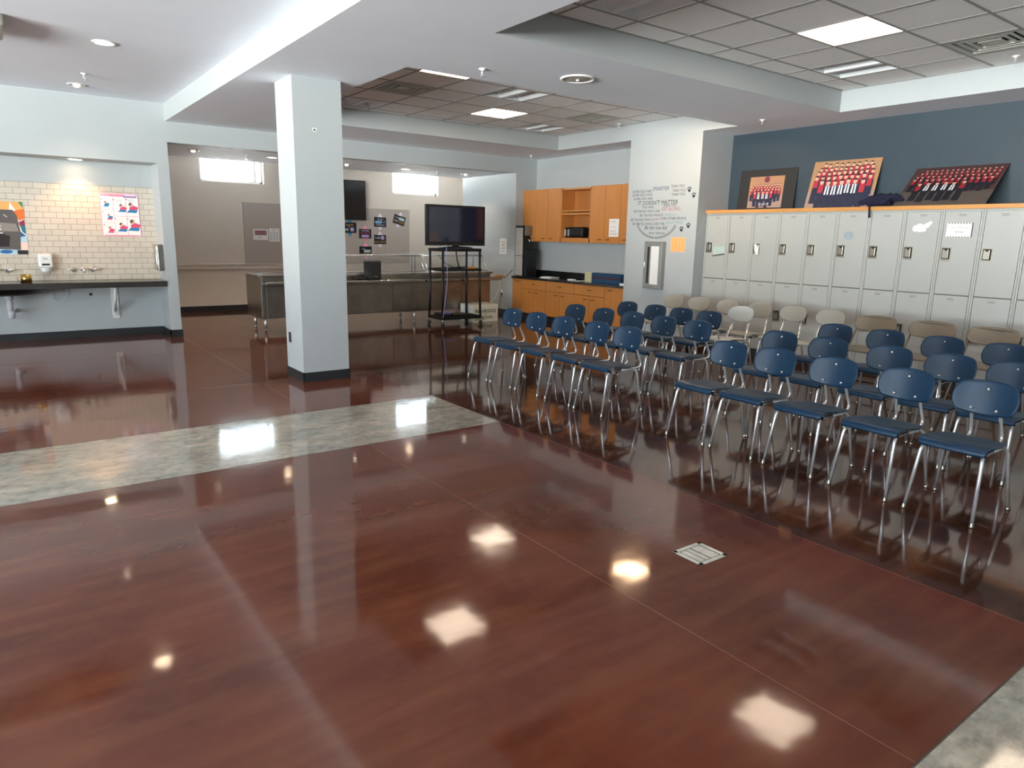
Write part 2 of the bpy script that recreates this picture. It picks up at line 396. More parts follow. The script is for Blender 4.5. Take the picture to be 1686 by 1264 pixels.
# ------------------------------------------------------------------ structure
m = MB(); m.box(-10, 11, -6, 15, -.1, 0, 'floor'); m.build('floor', kind='structure')
m = MB(); m.box(-10, XB, -6, YH+.6, 3.225, 3.34, 'ceil'); m.build('ceiling_left', kind='structure')
m = MB()
m.box(XB, 3.15, -6, YH, ZS, 3.4, 'ceil'); m.box(XP, XR, -6, YH, ZS, 3.4, 'ceil')
for a, b in ((-6, .9), (4.56, 5.93), (9.57, YH)): m.box(3.15, XP, a, b, ZS, 3.4, 'ceil')
m.bm.normal_update()
for f in m.bm.faces:      # upright faces take the darker wall colour to tone down light on them
    if abs(f.normal.z) < .5: f.material_index = m.mi('wall')
m.build('ceiling_lower', kind='structure')
m = MB(); m.box(-10, 11, -6, 15, 3.5, 3.6, 'ceil'); m.build('ceiling_light_block', kind='structure')  # unseen slab added above the ceilings to stop sky light leaking in
m = MB(); m.box(2.08, 8.64, YH+.2, YM, ZH, 2.84, 'ceil'); m.build('ceiling_back_lower', kind='structure')
m = MB(); m.box(2.08, 10.2, YM, YBK, 3.1, 3.2, 'ceil'); m.box(2.08, 10.2, YM-.08, YM, 2.84, 3.2, 'ceil'); m.build('ceiling_back_upper', kind='structure')

# acoustic tile fields with openings for fixtures
T = .61
R1 = dict(gx=5.037, gy=8.787, x0=3.15, x1=XP, y0=5.93, y1=9.57)
R2 = dict(gx=5.559, gy=3.652, x0=3.15, x1=XP, y0=.9, y1=4.56)
def cell(R, i, j): return (R['gx']+i*T, R['gx']+(i+1)*T, R['gy']+j*T, R['gy']+(j+1)*T)
FIX1 = {(0, -3): 'off', (3, 0): 'off', (-2, 0): 'off', (1, -1): 'on', (-2, -4): 'on', (-2, -2): 'vent', (3, -2): 'vent'}
FIX2 = {(0, -1): 'on', (-3, 0): 'off', (2, 0): 'off', (2, -2): 'vent', (2, -4): 'on', (-3, -4): 'on', (0, -4): 'off'}
for R, FX, nm in ((R1, FIX1, 'ceiling_upper'), (R2, FIX2, 'ceiling_upper')):
    mt = MB(); mg = MB()
    i0 = math.floor((R['x0']-R['gx'])/T); i1 = math.ceil((R['x1']-R['gx'])/T); j0 = math.floor((R['y0']-R['gy'])/T); j1 = math.ceil((R['y1']-R['gy'])/T)
    for i in range(i0, i1):
        for j in range(j0, j1):
            if (i, j) in FX: continue
            a, b, c, d = cell(R, i, j); a = max(a, R['x0']); b = min(b, R['x1']); c = max(c, R['y0']); d = min(d, R['y1'])
            if b-a > .01 and d-c > .01: mt.box(a, b, c, d, ZT, ZT+.02, 'ctile')
    for i in range(i0, i1+1):
        x = R['gx']+i*T
        if R['x0'] < x < R['x1']: mg.box(x-.011, x+.011, R['y0'], R['y1'], ZT-.004, ZT+.001, 'tbar')
    for j in range(j0, j1+1):
        y = R['gy']+j*T
        if R['y0'] < y < R['y1']: mg.box(R['x0'], R['x1'], y-.011, y+.011, ZT-.0045, ZT+.0005, 'tbar')
    mg.box(R['x0'], R['x0']+.02, R['y0'], R['y1'], ZT-.006, ZT, 'tbar'); mg.box(R['x1']-.02, R['x1'], R['y0'], R['y1'], ZT-.006, ZT, 'tbar')
    mg.box(R['x0'], R['x1'], R['y0'], R['y0']+.02, ZT-.0065, ZT, 'tbar'); mg.box(R['x0'], R['x1'], R['y1']-.02, R['y1'], ZT-.0065, ZT, 'tbar')
    mt.build(nm, kind='structure'); mg.build('ceiling_grid_trim', kind='structure')

# sink wall with alcove
AL0 = -3.4
m = MB()
m.box(1.935, 2.08, YH, YH+.7, 0, 3.225, 'wall'); m.build('wall_back_left_end', kind='structure')
m = MB(); m.box(-10, AL0, YH, YH+.7, 0, 3.225, 'wall')
m.build('wall_back_left', kind='structure')
m = MB(); m.box(AL0, 1.935, YH, YH+.7, 2.43, 3.225, 'wall'); m.build('wall_back_left_upper', kind='structure')
m = MB(); m.box(AL0, 1.935, YH+.53, YH+.7, 0, 2.43, 'wall'); m.build('wall_back_left_inner', kind='structure')
m = MB(); m.box(1.98, 2.08, YH+.7, YBK, 0, 3.2, 'wall_warm')
m.build('wall_back_left_side', kind='structure')
m = MB(); m.box(AL0, 1.935, YH+.522, YH+.53, .80, 2.115, 'tile'); m.build('wall_back_tile_panel', kind='structure')
m = MB(); m.box(2.08, XR, YH, YH+.2, ZH, 3.4, 'wall'); m.build('wall_back_upper', kind='structure')
m = MB(); m.box(8.14, XR+.3, YH, YM, 0, ZH, 'wall'); m.box(XR, XR+.3, YH, YH+.3, ZH, 3.4, 'wall'); m.build('wall_back_side', kind='structure')
WIN = ((3.22, 4.40, 2.44, 2.98), (7.20, 8.355, 2.41, 2.95))
m = MB(); m.wally(YBK, YBK+.18, 1.9, 10.2, 0, 3.5, WIN, 'wall_warm'); m.build('wall_back', kind='structure')
m = MB(); m.box(10.2, 10.3, 12.8, YBK+.2, 0, 3.5, 'wall_warm'); m.box(8.94, 10.2, 12.8, YM, 0, 3.5, 'wall_warm'); m.build('wall_back_outer', kind='structure')
m = MB(); m.box(XR, XR+.3, 7.85, YH, 0, 3.4, 'wall'); m.build('wall_right_far', kind='structure')
m = MB(); m.box(XP, XR+.3, 6.49, 7.85, 0, ZS, 'wall'); m.build('wall_right_middle', kind='structure')
m = MB(); m.box(XR, XR+.3, -6, 6.49, 0, 3.4, 'blue_wall'); m.build('wall_right', kind='structure')
# window walls beside and behind the camera
LW = [(-3.6+i*2.35, -3.6+i*2.35+2.15, .35, 2.95) for i in range(4)]
m = MB(); m.wallx(LWX-.25, LWX, -6, YH+.7, 0, 3.5, LW, 'wall'); m.build('wall_left', kind='structure')
FW = [(-2.2+i*2.35, -2.2+i*2.35+2.15, .35, 2.75) for i in range(0)]
m = MB(); m.wally(FWY-.25, FWY, -10, 9, 0, 3.5, FW, 'wall'); m.build('wall_front', kind='structure')
# windows
wn = 0
def window(axis, a0, a1, z0, z1, p, d):
    global wn; wn += 1
    w = bpy.data.objects.new(f'window_{wn}', None); COL.objects.link(w); w['kind'] = 'structure'
    w.location = (p, (a0+a1)/2, z0) if axis == 'x' else ((a0+a1)/2, p, z0)
    f = MB(); t = .045
    def bx(a, b, c, e, mt, th):
        if axis == 'x': f_.box(p-th, p+th, a, b, c, e, mt)
        else: f_.box(a, b, p-th, p+th, c, e, mt)
    f_ = f
    bx(a0, a1, z0, z0+t, 'whitemetal', .03); bx(a0, a1, z1-t, z1, 'whitemetal', .03); bx(a0, a0+t, z0, z1, 'whitemetal', .03); bx(a1-t, a1, z0, z1, 'whitemetal', .03)
    if d: bx(a1-.16, a1-.16+.035, z0, z1, 'whitemetal', .025)
    f.build('window_frame', w)
    f_ = MB(); bx(a0+t, a1-t, z0+t, z1-t, 'glass', .003); f_.build('window_pane', w)
for h in WIN: window('y', *h, YBK+.12, 1)
for h in LW: window('x', *h, LWX-.15, 0)
for h in FW: window('y', *h, FWY-.15, 0)

# column
m = MB(); m.box(2.44, 2.936, 6.93, 7.42, 0, ZS+.01, 'wall'); m.build('column', kind='structure')
m = MB()
for a in ((2.432, 2.944, 6.922, 6.93), (2.432, 2.944, 7.42, 7.428), (2.432, 2.44, 6.922, 7.428), (2.936, 2.944, 6.922, 7.428)): m.box(*a, 0, .1, 'black_base')
m.build('baseboard_column', kind='structure')
# baseboards
def base(n, *bs):
    m = MB()
    for b in bs: m.box(*b, 0, .1, 'black_base')
    m.build(n, kind='structure')
base('baseboard_left', (AL0, 1.935, YH+.515, YH+.53), (1.92, 1.935, YH-.012, YH+.53), (1.92, 2.092, YH-.012, YH), (-9.2, AL0, YH-.012, YH))
base('baseboard_back', (2.08, 10.2, YBK-.012, YBK))
base('baseboard_side', (8.128, 8.14, YH-.012, YM), (8.128, 8.2, YH-.012, YH))
base('baseboard_right', (XP-.012, XP, 6.478, 7.85), (XP-.012, 8.2, 6.478, 6.49))
m = MB(); m.box(2.08, 5.2, YBK-.03, YBK, .80, .895, 'wall_warm', .004); m.box(2.08, 5.2, YBK-.05, YBK, .885, .900, 'wall_warm', .003); m.build('trim_1', kind='structure')

# ------------------------------------------------------------------ ceiling fixtures
def troffer(c, lit, label):
    a, b, y0, y1 = c; cx, cy = (a+b)/2, (y0+y1)/2
    r = thing('ceiling_light', label, 'ceiling light', (cx, cy, ZT), 'square light panels in the tiled ceiling')
    h = MB(); t = .012
    for q in ((a, a+t, y0, y1), (b-t, b, y0, y1), (a, b, y0, y0+t), (a, b, y1-t, y1)): h.box(*q, ZT-.002, ZT+.11, 'troffer')
    h.box(a, b, y0, y1, ZT+.11, ZT+.12, 'troffer'); h.build('housing', r)
    if lit:
        d = MB(); d.box(a+t, b-t, y0+t, y1-t, ZT+.004, ZT+.01, 'lamp_panel'); d.build('diffuser', r)
    else:
        d = MB()
        for s in (-1, 1):        # two curved reflector troughs, running with the fixture
            n = 8
            for k in range(n):
                u0, u1 = k/n, (k+1)/n
                def pt(u, y): return (cx + s*(.02+.265*u), y, ZT+.005+.085*math.sin(PI*u)**.8)
                d.poly([pt(u0, y0+t), pt(u1, y0+t), pt(u1, y1-t), pt(u0, y1-t)], 'troffer')
        d.build('reflector', r)
        d = MB(); d.box(cx-.03, cx+.03, y0+t, y1-t, ZT-.001, ZT+.02, 'troffer'); d.build('lamp_cover', r)
def vent(c, label):
    a, b, y0, y1 = c; cx, cy = (a+b)/2, (y0+y1)/2
    r = thing('ceiling_vent', label, 'air vent', (cx, cy, ZT), 'air diffusers in the tiled ceiling')
    h = MB(); h.box(a, b, y0, y1, ZT+.05, ZT+.11, 'dark_grime_shade')
    for q in ((a, a+.01, y0, y1), (b-.01, b, y0, y1), (a, b, y0, y0+.01), (a, b, y1-.01, y1)): h.box(*q, ZT-.004, ZT+.1, 'hvac')
    h.build('housing', r)
    for k, (s0, wd) in enumerate(((.297, .05), (.215, .03), (.155, .03))):
        l = MB(); s1 = s0-wd; z0 = ZT-.003+.002*k
        for q in ((cx-s0, cx+s0, cy+s1, cy+s0), (cx-s0, cx+s0, cy-s0, cy-s1), (cx-s0, cx-s1, cy-s1, cy+s1), (cx+s1, cx+s0, cy-s1, cy+s1)): l.box(*q, z0, z0+.003, 'hvac')
        t_ = .003
        for q in ((cx-s1, cx+s1, cy+s1-t_, cy+s1), (cx-s1, cx+s1, cy-s1, cy-s1+t_), (cx-s1, cx-s1+t_, cy-s1, cy+s1), (cx+s1-t_, cx+s1, cy-s1, cy+s1)): l.box(*q, z0+.001, z0+.028, 'hvac')
        l.build('louver', r)
    l = MB(); l.box(cx-.09, cx+.09, cy-.09, cy+.09, ZT, ZT+.008, 'hvac', .003); l.build('center_plate', r)
for k, v in FIX1.items():
    c = cell(R1, *k)
    lb = {(0, -3): 'unlit square troffer by the soffit edge between lit panel and round speaker', (3, 0): 'unlit square troffer beside the far wall soffit, farther right of the lit panel',
          (-2, 0): 'unlit square troffer partly behind the white column', (1, -1): 'glowing square panel in the farther tiled ceiling recess',
          (-2, -4): 'lit square panel hidden behind the soffit, mirrored in the floor', (-2, -2): 'square louvered air diffuser nearest the column', (3, -2): 'square louvered air diffuser near the wood cabinets'}[k]
    if v == 'vent': vent(c, lb)
    else: troffer(c, v == 'on', lb)
for k, v in FIX2.items():
    c = cell(R2, *k)
    lb = {(0, -1): 'glowing square panel in the nearer tiled ceiling above the chairs', (-3, 0): 'unlit square troffer at the top corner of the nearer tiled ceiling', (2, 0): 'unlit square troffer in the nearer tiled ceiling close to the blue wall',
          (2, -2): 'square louvered air diffuser above the lockers', (2, -4): 'lit square panel above the nearest lockers, mirrored in the grey floor', (-3, -4): 'lit square panel straight above the open floor', (0, -4): 'unlit square troffer above the open floor'}[k]
    if v == 'vent': vent(c, lb)
    else: troffer(c, v == 'on', lb)

def downlight(x, y, z, r, mode, label, power=0, col=(1, .8, .58), spot=None):
    t = thing('recessed_downlight', label, 'ceiling light', (x, y, z), 'round recessed downlights')
    h = MB(); h.lathe((x, y, z), [(r+.018, 0), (r+.016, -.008), (r, -.010), (r-.004, -.003), (r*.9, -.001)], 'white' if mode != 'chrome' else 'chrome'); h.build('trim_ring', t)
    l = MB()
    if mode == 'on': l.cyl((x, y, z-.006), r*.93, .004, 'lamp_small', n=24)
    else:
        l.cyl((x, y, z-.004), r*.93, .003, 'steel_dark', n=24)
    l.build('lens', t)
    if mode == 'dim' or mode == 'chrome':
        l = MB(); l.lathe((x, y, z-.005), [(r*.45, 0), (r*.4, -.02), (.001, -.03)], 'lamp_dim', 16); l.build('bulb', t)
    if power:
        ld = bpy.data.lights.new('downlight_glow', 'SPOT'); ld.energy = power; ld.color = col; ld.spot_size = math.radians(spot or 110); ld.spot_blend = .45; ld.shadow_soft_size = r*.7
        lo = bpy.data.objects.new('downlight_glow', ld); COL.objects.link(lo); lo.parent = t; lo.location = (0, 0, -.03)
downlight(1.02, 7.9, 3.225, .085, 'on', 'bright round downlight in the plain ceiling, nearer of two', 40)
downlight(1.0, 10.34, 3.225, .085, 'dim', 'round downlight with small bulb close to the sink wall', 20)
downlight(.99, 11.29, 2.43, .085, 'on', 'warm downlight in the alcove soffit over the tiled sink wall', 30, (1, .50, .24), 104)
downlight(-1.6, 11.29, 2.43, .085, 'on', 'warm downlight in the alcove soffit beyond the picture edge', 18, (1, .50, .24), 104)
for x, y, md, p, lb in ((2.58, 11.76, 'chrome', 14, 'small chrome downlight nearest the kitchen opening corner'), (3.81, 11.86, 'on', 55, 'lit downlight in kitchen soffit beside the column top'),
                        (5.13, 11.95, 'chrome', 18, 'small chrome downlight just right of the column in kitchen soffit'), (6.29, 11.95, 'on', 55, 'lit downlight in the kitchen soffit in front of the window'),
                        (7.6, 11.95, 'chrome', 18, 'small chrome downlight near the kitchen side wall')):
    downlight(x, y, ZH, .07, md, lb, p)
# big round lamp over the pier, seen in the floor
t = thing('round_ceiling_lamp', 'large round lit lamp behind the soffit, mirrored in the floor', 'ceiling light', (6.95, 6.4, ZT))
h = MB(); h.lathe((6.95, 6.4, ZT-.005), [(.28, 0), (.28, -.03), (.26, -.035)], 'white', 32); h.build('rim', t)
h = MB(); h.cyl((6.95, 6.4, ZT-.035), .26, .004, 'lamp_round', n=32); h.build('diffuser', t)

def sprinkler(x, y, z, label):
    t = thing('fire_sprinkler', label, 'sprinkler', (x, y, z), 'ceiling fire sprinklers')
    h = MB(); h.lathe((x, y, z), [(.036, 0), (.034, -.006), (.014, -.012), (.012, -.02)], 'white', 16); h.build('escutcheon', t)
    h = MB(); h.cyl((x, y, z-.045), .008, .03, 'chrome', n=8); h.tube([(x-.008, y, z-.02), (x-.016, y, z-.04), (x, y, z-.062)], .003, 'chrome', 6); h.tube([(x+.008, y, z-.02), (x+.016, y, z-.04), (x, y, z-.062)], .003, 'chrome', 6); h.build('sprinkler_body', t)
    h = MB(); h.lathe((x, y, z-.062), [(.001, 0), (.022, 0), (.022, -.002), (.001, -.002)], 'chrome', 12); h.build('deflector', t)
sprinkler(3.70, 5.54, ZS, 'small sprinkler head on soffit between the two tiled recesses')
sprinkler(7.78, 5.44, ZS, 'small sprinkler head on soffit near the blue wall corner')
sprinkler(8.1, 10.5, ZS, 'small sprinkler head on soffit above the wood cabinets')
sprinkler(7.80, 7.95, ZT, 'sprinkler head in farther tiled ceiling beside the pier')
sprinkler(7.70, 2.77, ZT, 'sprinkler head in nearer tiled ceiling beside the air diffuser')
sprinkler(1.01, 9.57, 3.225, 'sprinkler head on plain ceiling between the two downlights')
sprinkler(3.38, 11.83, ZH, 'sprinkler head on kitchen soffit left of the column')
sprinkler(6.95, 11.93, ZH, 'sprinkler head on kitchen soffit near the window')
t = thing('ceiling_speaker', 'round perforated speaker set flush in the white soffit', 'speaker', (4.59, 5.26, ZS))
h = MB(); h.lathe((4.59, 5.26, ZS), [(.165, 0), (.16, -.012), (.14, -.015), (.138, -.006)], 'white', 36); h.build('rim', t)
h = MB(); h.lathe((4.59, 5.26, ZS), [(.138, -.006), (.1, -.012), (.05, -.014), (.001, -.014)], 'hvac', 30); h.build('grille', t)
h = MB(); h.lathe((4.59, 5.26, ZS-.013), [(.02, 0), (.014, -.012), (.001, -.014)], 'white', 14); h.build('center_knob', t)
t = thing('ceiling_box', 'beige box fixed under the plain ceiling at the picture edge', 'ceiling unit', (-.15, 7.72, 3.225))
h = MB(); h.box(-.55, .25, 7.42, 8.02, 3.13, 3.225, 'tan', .02); h.build('housing', t)
h = MB(); h.box(-.45, .15, 7.5, 7.94, 3.124, 3.135, 'hvac', .003); h.build('cover_plate', t)

# ------------------------------------------------------------------ sink alcove
t = thing('sink_counter', 'long dark stone washing counter across the tiled alcove', 'counter', (-.7, 11.25, .73))
h = MB(); h.box(AL0, 1.934, 10.985, 11.515, .73, .808, 'sink_counter', .004); h.build('countertop', t)
for i, x in enumerate((-.02, -2.1)):
    h = MB(); n = 22
    pr_ = [(.001, -.13), (.2, -.125), (.36, -.09), (.46, -.02), (.50, .0)]
    rg = []
    for r_, z_ in pr_: rg.append([h.bm.verts.new((x+r_*1.25*math.cos(2*PI*k/n), 11.25+r_*.46*math.sin(2*PI*k/n), .735+z_*.8)) for k in range(n)])
    for a in range(len(rg)-1):
        for k in range(n): h.face([rg[a][k], rg[a][(k+1) % n], rg[a+1][(k+1) % n], rg[a+1][k]], 'black', True)
    h.build('basin', t)
def faucet(x, label):
    t = thing('wall_faucet', label, 'faucet', (x, 11.52, .955), 'wall mounted faucets')
    for s in (-1, 1):
        h = MB(); h.lathe((x+s*.11, 11.522, .957), [(.034, 0), (.034, -.014), (.018, -.024), (.016, -.055)], 'chrome', 14, 'y'); h.tube([(x+s*.11, 11.475, .957), (x+s*.18, 11.45, .964)], [.016, .011], 'chrome', 8); h.build('handle', t)
    h = MB(); h.lathe((x, 11.522, .957), [(.034, 0), (.032, -.016), (.02, -.026)], 'chrome', 14, 'y'); h.tube([(x, 11.51, .957), (x, 11.38, .965), (x, 11.33, .93)], .017, 'chrome', 18, fillet=.04); h.build('spout', t)
faucet(.955, 'chrome faucet set right of the white soap dispenser'); faucet(-.02, 'chrome faucet set at the picture edge left of the gold tin')
t = thing('soap_dispenser', 'white wall soap dispenser over the sink counter', 'dispenser', (.525, 11.52, 1.05))
h = MB(); h.box(.445, .605, 11.41, 11.522, .99, 1.17, 'white', .02); h.build('housing', t)
h = MB(); h.lathe((.525, 11.455, .93), [(.045, 0), (.062, .02), (.066, .06)], 'white', 18); h.build('push_cup', t)
p = Print((.445, 11.409, .99), DX, DZ, -DY); p.rect(.035, .03, .125, .055, 'p_dark'); p.text('Soft', .08, .11, .035, 'ink', align='CENTER'); p.build('front_label', t)
t = thing('gold_tin', 'gold metal tin standing on the dark sink counter', 'tin', (.28, 11.2, .808))
h = MB(); h.lathe((.28, 11.2, .808), [(.001, 0), (.062, 0), (.062, .105), (.058, .105), (.056, .1), (.001, .1)], 'brass', 24); h.build('can', t)
h = MB(); h.tube([(.222, 11.18, .81), (.19, 11.17, .84), (.195, 11.17, .88)], .004, 'brass', 6); h.build('handle', t)
# posters in the alcove
TY = 11.5205
t = thing('first_aid_poster', 'pink and white first aid steps poster on the tiles', 'poster', (1.48, TY, 1.42))
h = MB(); h.box(1.245, 1.735, TY-.003, TY, 1.42, 2.02, 'paper'); h.build('sheet', t)
p = Print((1.245, TY-.0032, 1.42), DX, DZ, -DY)
p.rect(.02, .555, .30, .585, 'p_pink'); p.rect(.30, .545, .47, .585, 'p_violet', 1); p.text('FIRST AID', .03, .56, .022, 'paper', 2); p.rect(.31, .565, .46, .583, 'p_pinklt', 2)
for a in ((.0, .0, .49, .008), (.0, .592, .49, .6), (.0, 0, .008, .6), (.482, 0, .49, .6)): p.rect(*a, 'p_pink', 2)
p.rect(.02, .012, .47, .02, 'p_hotpink', 2)
for u in (.165, .32): p.rect(u, .02, u+.005, .54, 'p_pink', 2)
for (u0, v0, u1, v1) in ((.02, .37, .16, .375), (.02, .19, .16, .195), (.17, .28, .47, .286)): p.rect(u0, v0, u1, v1, 'p_pink', 2)
def fig(u, v, s, top, bot):
    p.poly([(u, v), (u+s*1.1, v+s*.1), (u+s*1.2, v+s*.5), (u+s*.5, v+s*.75), (u-s*.1, v+s*.4)], top, 3); p.disc(u+s*.15, v+s*.9, s*.28, 'p_hair', 3); p.disc(u+s*.3, v+s*.78, s*.2, 'p_skin', 4)
    p.poly([(u-s*.5, v-s*.35), (u+s*.9, v-s*.4), (u+s*1.1, v+s*.05), (u-s*.1, v+s*.05)], bot, 3)
fig(.06, .43, .05, 'p_blue', 'p_blue'); fig(.09, .25, .05, 'p_blue', 'p_rose'); fig(.09, .07, .055, 'p_rose', 'p_hotpink')
fig(.25, .37, .07, 'p_rose', 'p_blue'); fig(.37, .37, .09, 'p_rose', 'p_blue'); fig(.23, .1, .08, 'p_rose', 'p_blue'); fig(.37, .12, .1, 'p_rose', 'p_blue')
for (u, v) in ((.035, .51), (.18, .51), (.34, .52), (.18, .25), (.34, .25), (.035, .34), (.035, .16)):
    p.disc(u-.006, v, .007, 'p_navy', 3); 
    for q in range(3): p.rect(u+.01, v-.004-q*.013, u+.1, v-.001-q*.013, 'inkgrey', 3)
p.build('printed_art', t)
t = thing('quote_poster', 'dark poster with colourful patchwork border at picture edge', 'poster', (.1, TY, 1.17))
h = MB(); h.box(-.45, .355, TY-.003, TY, 1.165, 1.85, 'paper'); h.build('sheet', t)
p = Print((-.45, TY-.0032, 1.165), DX, DZ, -DY); q_ = .7
cs = ['p_orange', 'p_amber', 'p_green', 'p_teal', 'p_ltblue', 'p_peach', 'p_maroon', 'p_cobalt', 'p_dark']
def strip(edge):
    for e in edge: p.poly(*e)
p.poly([(0, .55), (.25, .56), (.4, .67), (.3, .685), (0, .685)], 'p_teal'); p.poly([(.4, .56), (.5, .57), (.56, .685), (.42, .685)], 'p_orange'); p.poly([(.5, .57), (.56, .685), (.66, .685), (.64, .57)], 'p_amber')
p.poly([(.66, .685), (.8, .685), (.8, .56), (.72, .56)], 'p_amber', 1); p.poly([(.75, .685), (.8, .685), (.8, .6)], 'p_green', 2); p.poly([(.68, .56), (.805, .6), (.805, .47), (.74, .44)], 'p_orange', 2)
p.poly([(.73, .42), (.8, .46), (.8, .38), (.74, .38)], 'p_maroon', 3); p.poly([(.74, .38), (.8, .38), (.8, .26), (.76, .3)], 'p_teal', 3); p.poly([(.73, .31), (.8, .24), (.73, .23)], 'p_cobalt', 4)
p.rect(.73, .16, .805, .235, 'p_ltblue', 3); p.rect(.72, .06, .805, .16, 'p_peach', 3); p.rect(.68, .0, .8, .055, 'p_dark', 3)
p.poly([(0, 0), (.68, 0), (.72, .06), (.62, .1), (0, .1)], 'p_ltblue', 2); p.poly([(0, .05), (.18, .1), (.0, .12)], 'p_orange', 3); p.disc(.56, .035, .07, 'p_cobalt', 4, 14, .025); p.poly([(.3, .06), (.45, .1), (.38, .02)], 'p_amber', 4)
p.poly([(.05, .08), (.72, .06), (.74, .3), (.72, .5), (.68, .58), (.05, .58)], 'p_grey', 5)
p.poly([(.4, .42), (.7, .4), (.72, .3), (.4, .3)], 'p_greylt', 6); p.poly([(.40, .1), (.5, .28), (.62, .24), (.6, .1)], 'p_dark', 6)
p.text('and', .49, .54, .034, 'paper', 8, rot=-.25); p.text('one', .57, .51, .034, 'paper', 8, rot=-.7); p.text('community', .38, .36, .034, 'paper', 8, bold=.001); p.text('look out of', .38, .315, .034, 'paper', 8, bold=.001); p.text('one another', .38, .27, .034, 'paper', 8, bold=.001)
p.text('thanks', .42, .17, .034, 'paper', 8, rot=.25, bold=.001)
p.build('printed_art', t)
# paper towel dispenser on alcove side wall
t = thing('towel_dispenser', 'chrome paper towel dispenser on the alcove side wall', 'dispenser', (1.9, 11.2, .94))
h = MB(); h.box(1.845, 1.935, 11.06, 11.34, .95, 1.32, 'steel', .012); h.build('cabinet', t)
h = MB(); h.tube([(1.845, 11.065, 1.31), (1.835, 11.062, 1.1), (1.845, 11.065, .96)], .010, 'chrome', 18, fillet=.05); h.build('edge_trim', t)
# under the counter
t = thing('drain_pipe', 'grey plastic drain pipe under the sink basin', 'pipe', (.06, 11.25, .3))
h = MB(); h.cyl((.07, 11.3, .59), .05, .06, 'pvc', n=18); h.cyl((.07, 11.3, .42), .034, .2, 'pvc', n=16); h.build('tailpiece', t)
h = MB(); h.lathe((.075, 11.3, .33), [(.02, 0), (.038, .01), (.042, .09), (.036, .1)], 'pvc', 16); h.build('trap_cup', t)
h = MB(); h.tube([(.09, 11.3, .42), (.14, 11.4, .42), (.14, 11.53, .42)], .02, 'pvc', 10, fillet=.04); h.build('branch_pipe', t)
t = thing('counter_bracket', 'white steel support bracket under the sink counter', 'bracket', (1.32, 11.4, .27))
h = MB(); h.box(1.27, 1.36, 11.515, 11.529, .25, .73, 'whitemetal', .003); h.build('wall_plate', t)
h = MB(); h.tube([(1.29, 11.12, .725), (1.3, 11.5, .34)], .022, 'whitemetal', 10); h.box(1.275, 1.325, 11.47, 11.52, .3, .36, 'whitemetal', .004); h.build('brace', t)
h = MB(); h.cyl((1.02, 11.518, .605), .02, .012, 'black', 'y', 16); tag(h.build('wall_hole_disc', loc=(1.02, 11.52, .605)), 'small black disc for the hole in wall under sink counter', 'wall hole')  # raised black disc stands in for a dark hole in the wall
h = MB(); h.tube([(.6, 11.52, .72), (.55, 11.5, .55), (.62, 11.5, .50), (.72, 11.5, .56), (.76, 11.52, .70)], .0035, 'white', 6, fillet=.06); tag(h.build('loose_wire', loc=(.65, 11.5, .5)), 'thin white wire looping under the sink counter', 'wire')

# column details
t = thing('wall_outlet', 'double power outlet on the side of the column', 'outlet', (2.436, 7.3, .38))
h = MB(); h.box(2.433, 2.44, 7.265, 7.335, .375, .485, 'steel', .002); h.build('cover_plate', t)
h = MB()
for z in (.405, .452): h.box(2.4315, 2.4345, 7.283, 7.317, z-.014, z+.014, 'black', .001)
h.build('socket', t)
t = thing('heart_sticker', 'small green and white heart sticker on the column', 'sticker', (2.65, 6.929, 2.51))
p = Print((2.65, 6.9292, 2.51), DX, DZ, -DY)
p.poly([(0, -.022), (.024, .004), (.022, .02), (.01, .024), (0, .014), (-.01, .024), (-.022, .02), (-.024, .004)], 'paper', 0); p.poly([(0, -.012), (.014, .006), (.01, .014), (0, .008), (-.01, .014), (-.014, .006)], 'green', 1); p.build('heart_print', t)

# ------------------------------------------------------------------ kitchen wall things
BY = YBK-.002
def board(x0, x1, z0, z1, label):
    t = thing('pin_board', label, 'board', ((x0+x1)/2, BY, z0))
    h = MB(); h.box(x0, x1, BY-.02, BY, z0, z1, 'pinboard', .003); h.build('panel', t)
    h = MB(); h.box(x0-.01, x1+.01, BY-.026, BY, z1, z1+.014, 'wall_warm'); h.build('top_rail', t)
board(3.96, 5.15, .90, 2.08, 'large grey pinboard left of the column'); board(5.2, 7.58, .90, 2.07, 'wide grey pinboard under the wall screen with cards')
BF = BY-.0205
def flat(name, label, cat, x0, x1, z0, z1, yy, fn, group=None, base='paper'):
    t = thing(name, label, cat, ((x0+x1)/2, yy, z0), group)
    h = MB(); h.box(x0, x1, yy-.002, yy, z0, z1, base); h.build('sheet', t)
    p = Print((x0, yy-.0022, z0), DX, DZ, -DY); fn(p, x1-x0, z1-z0); p.build('printed_art', t)
def a1(p, w, h_):
    p.rect(.03, .09, w-.03, h_-.03, 'p_maroon')
    for i in range(6):
        for j in range(2): p.rect(.035+i*.037, .095+j*.035, .06+i*.037, .12+j*.035, 'p_greylt', 2)
    p.text('CLASS', .08, .04, .03, 'ink')
def a2(p, w, h_):
    for i in range(3):
        for j in range(7): p.rect(.02+i*.06, .04+j*.022, .06+i*.06, .05+j*.022, 'inkgrey')
    p.text('MENU', .06, h_-.04, .025, 'ink')
flat('photo_notice', 'white notice with a dark group picture left of the column', 'notice', 4.13, 4.42, 1.37, 1.58, BF, a1)
flat('list_notice', 'white printed list beside the picture notice', 'notice', 4.44, 4.65, 1.34, 1.60, BF, a2)
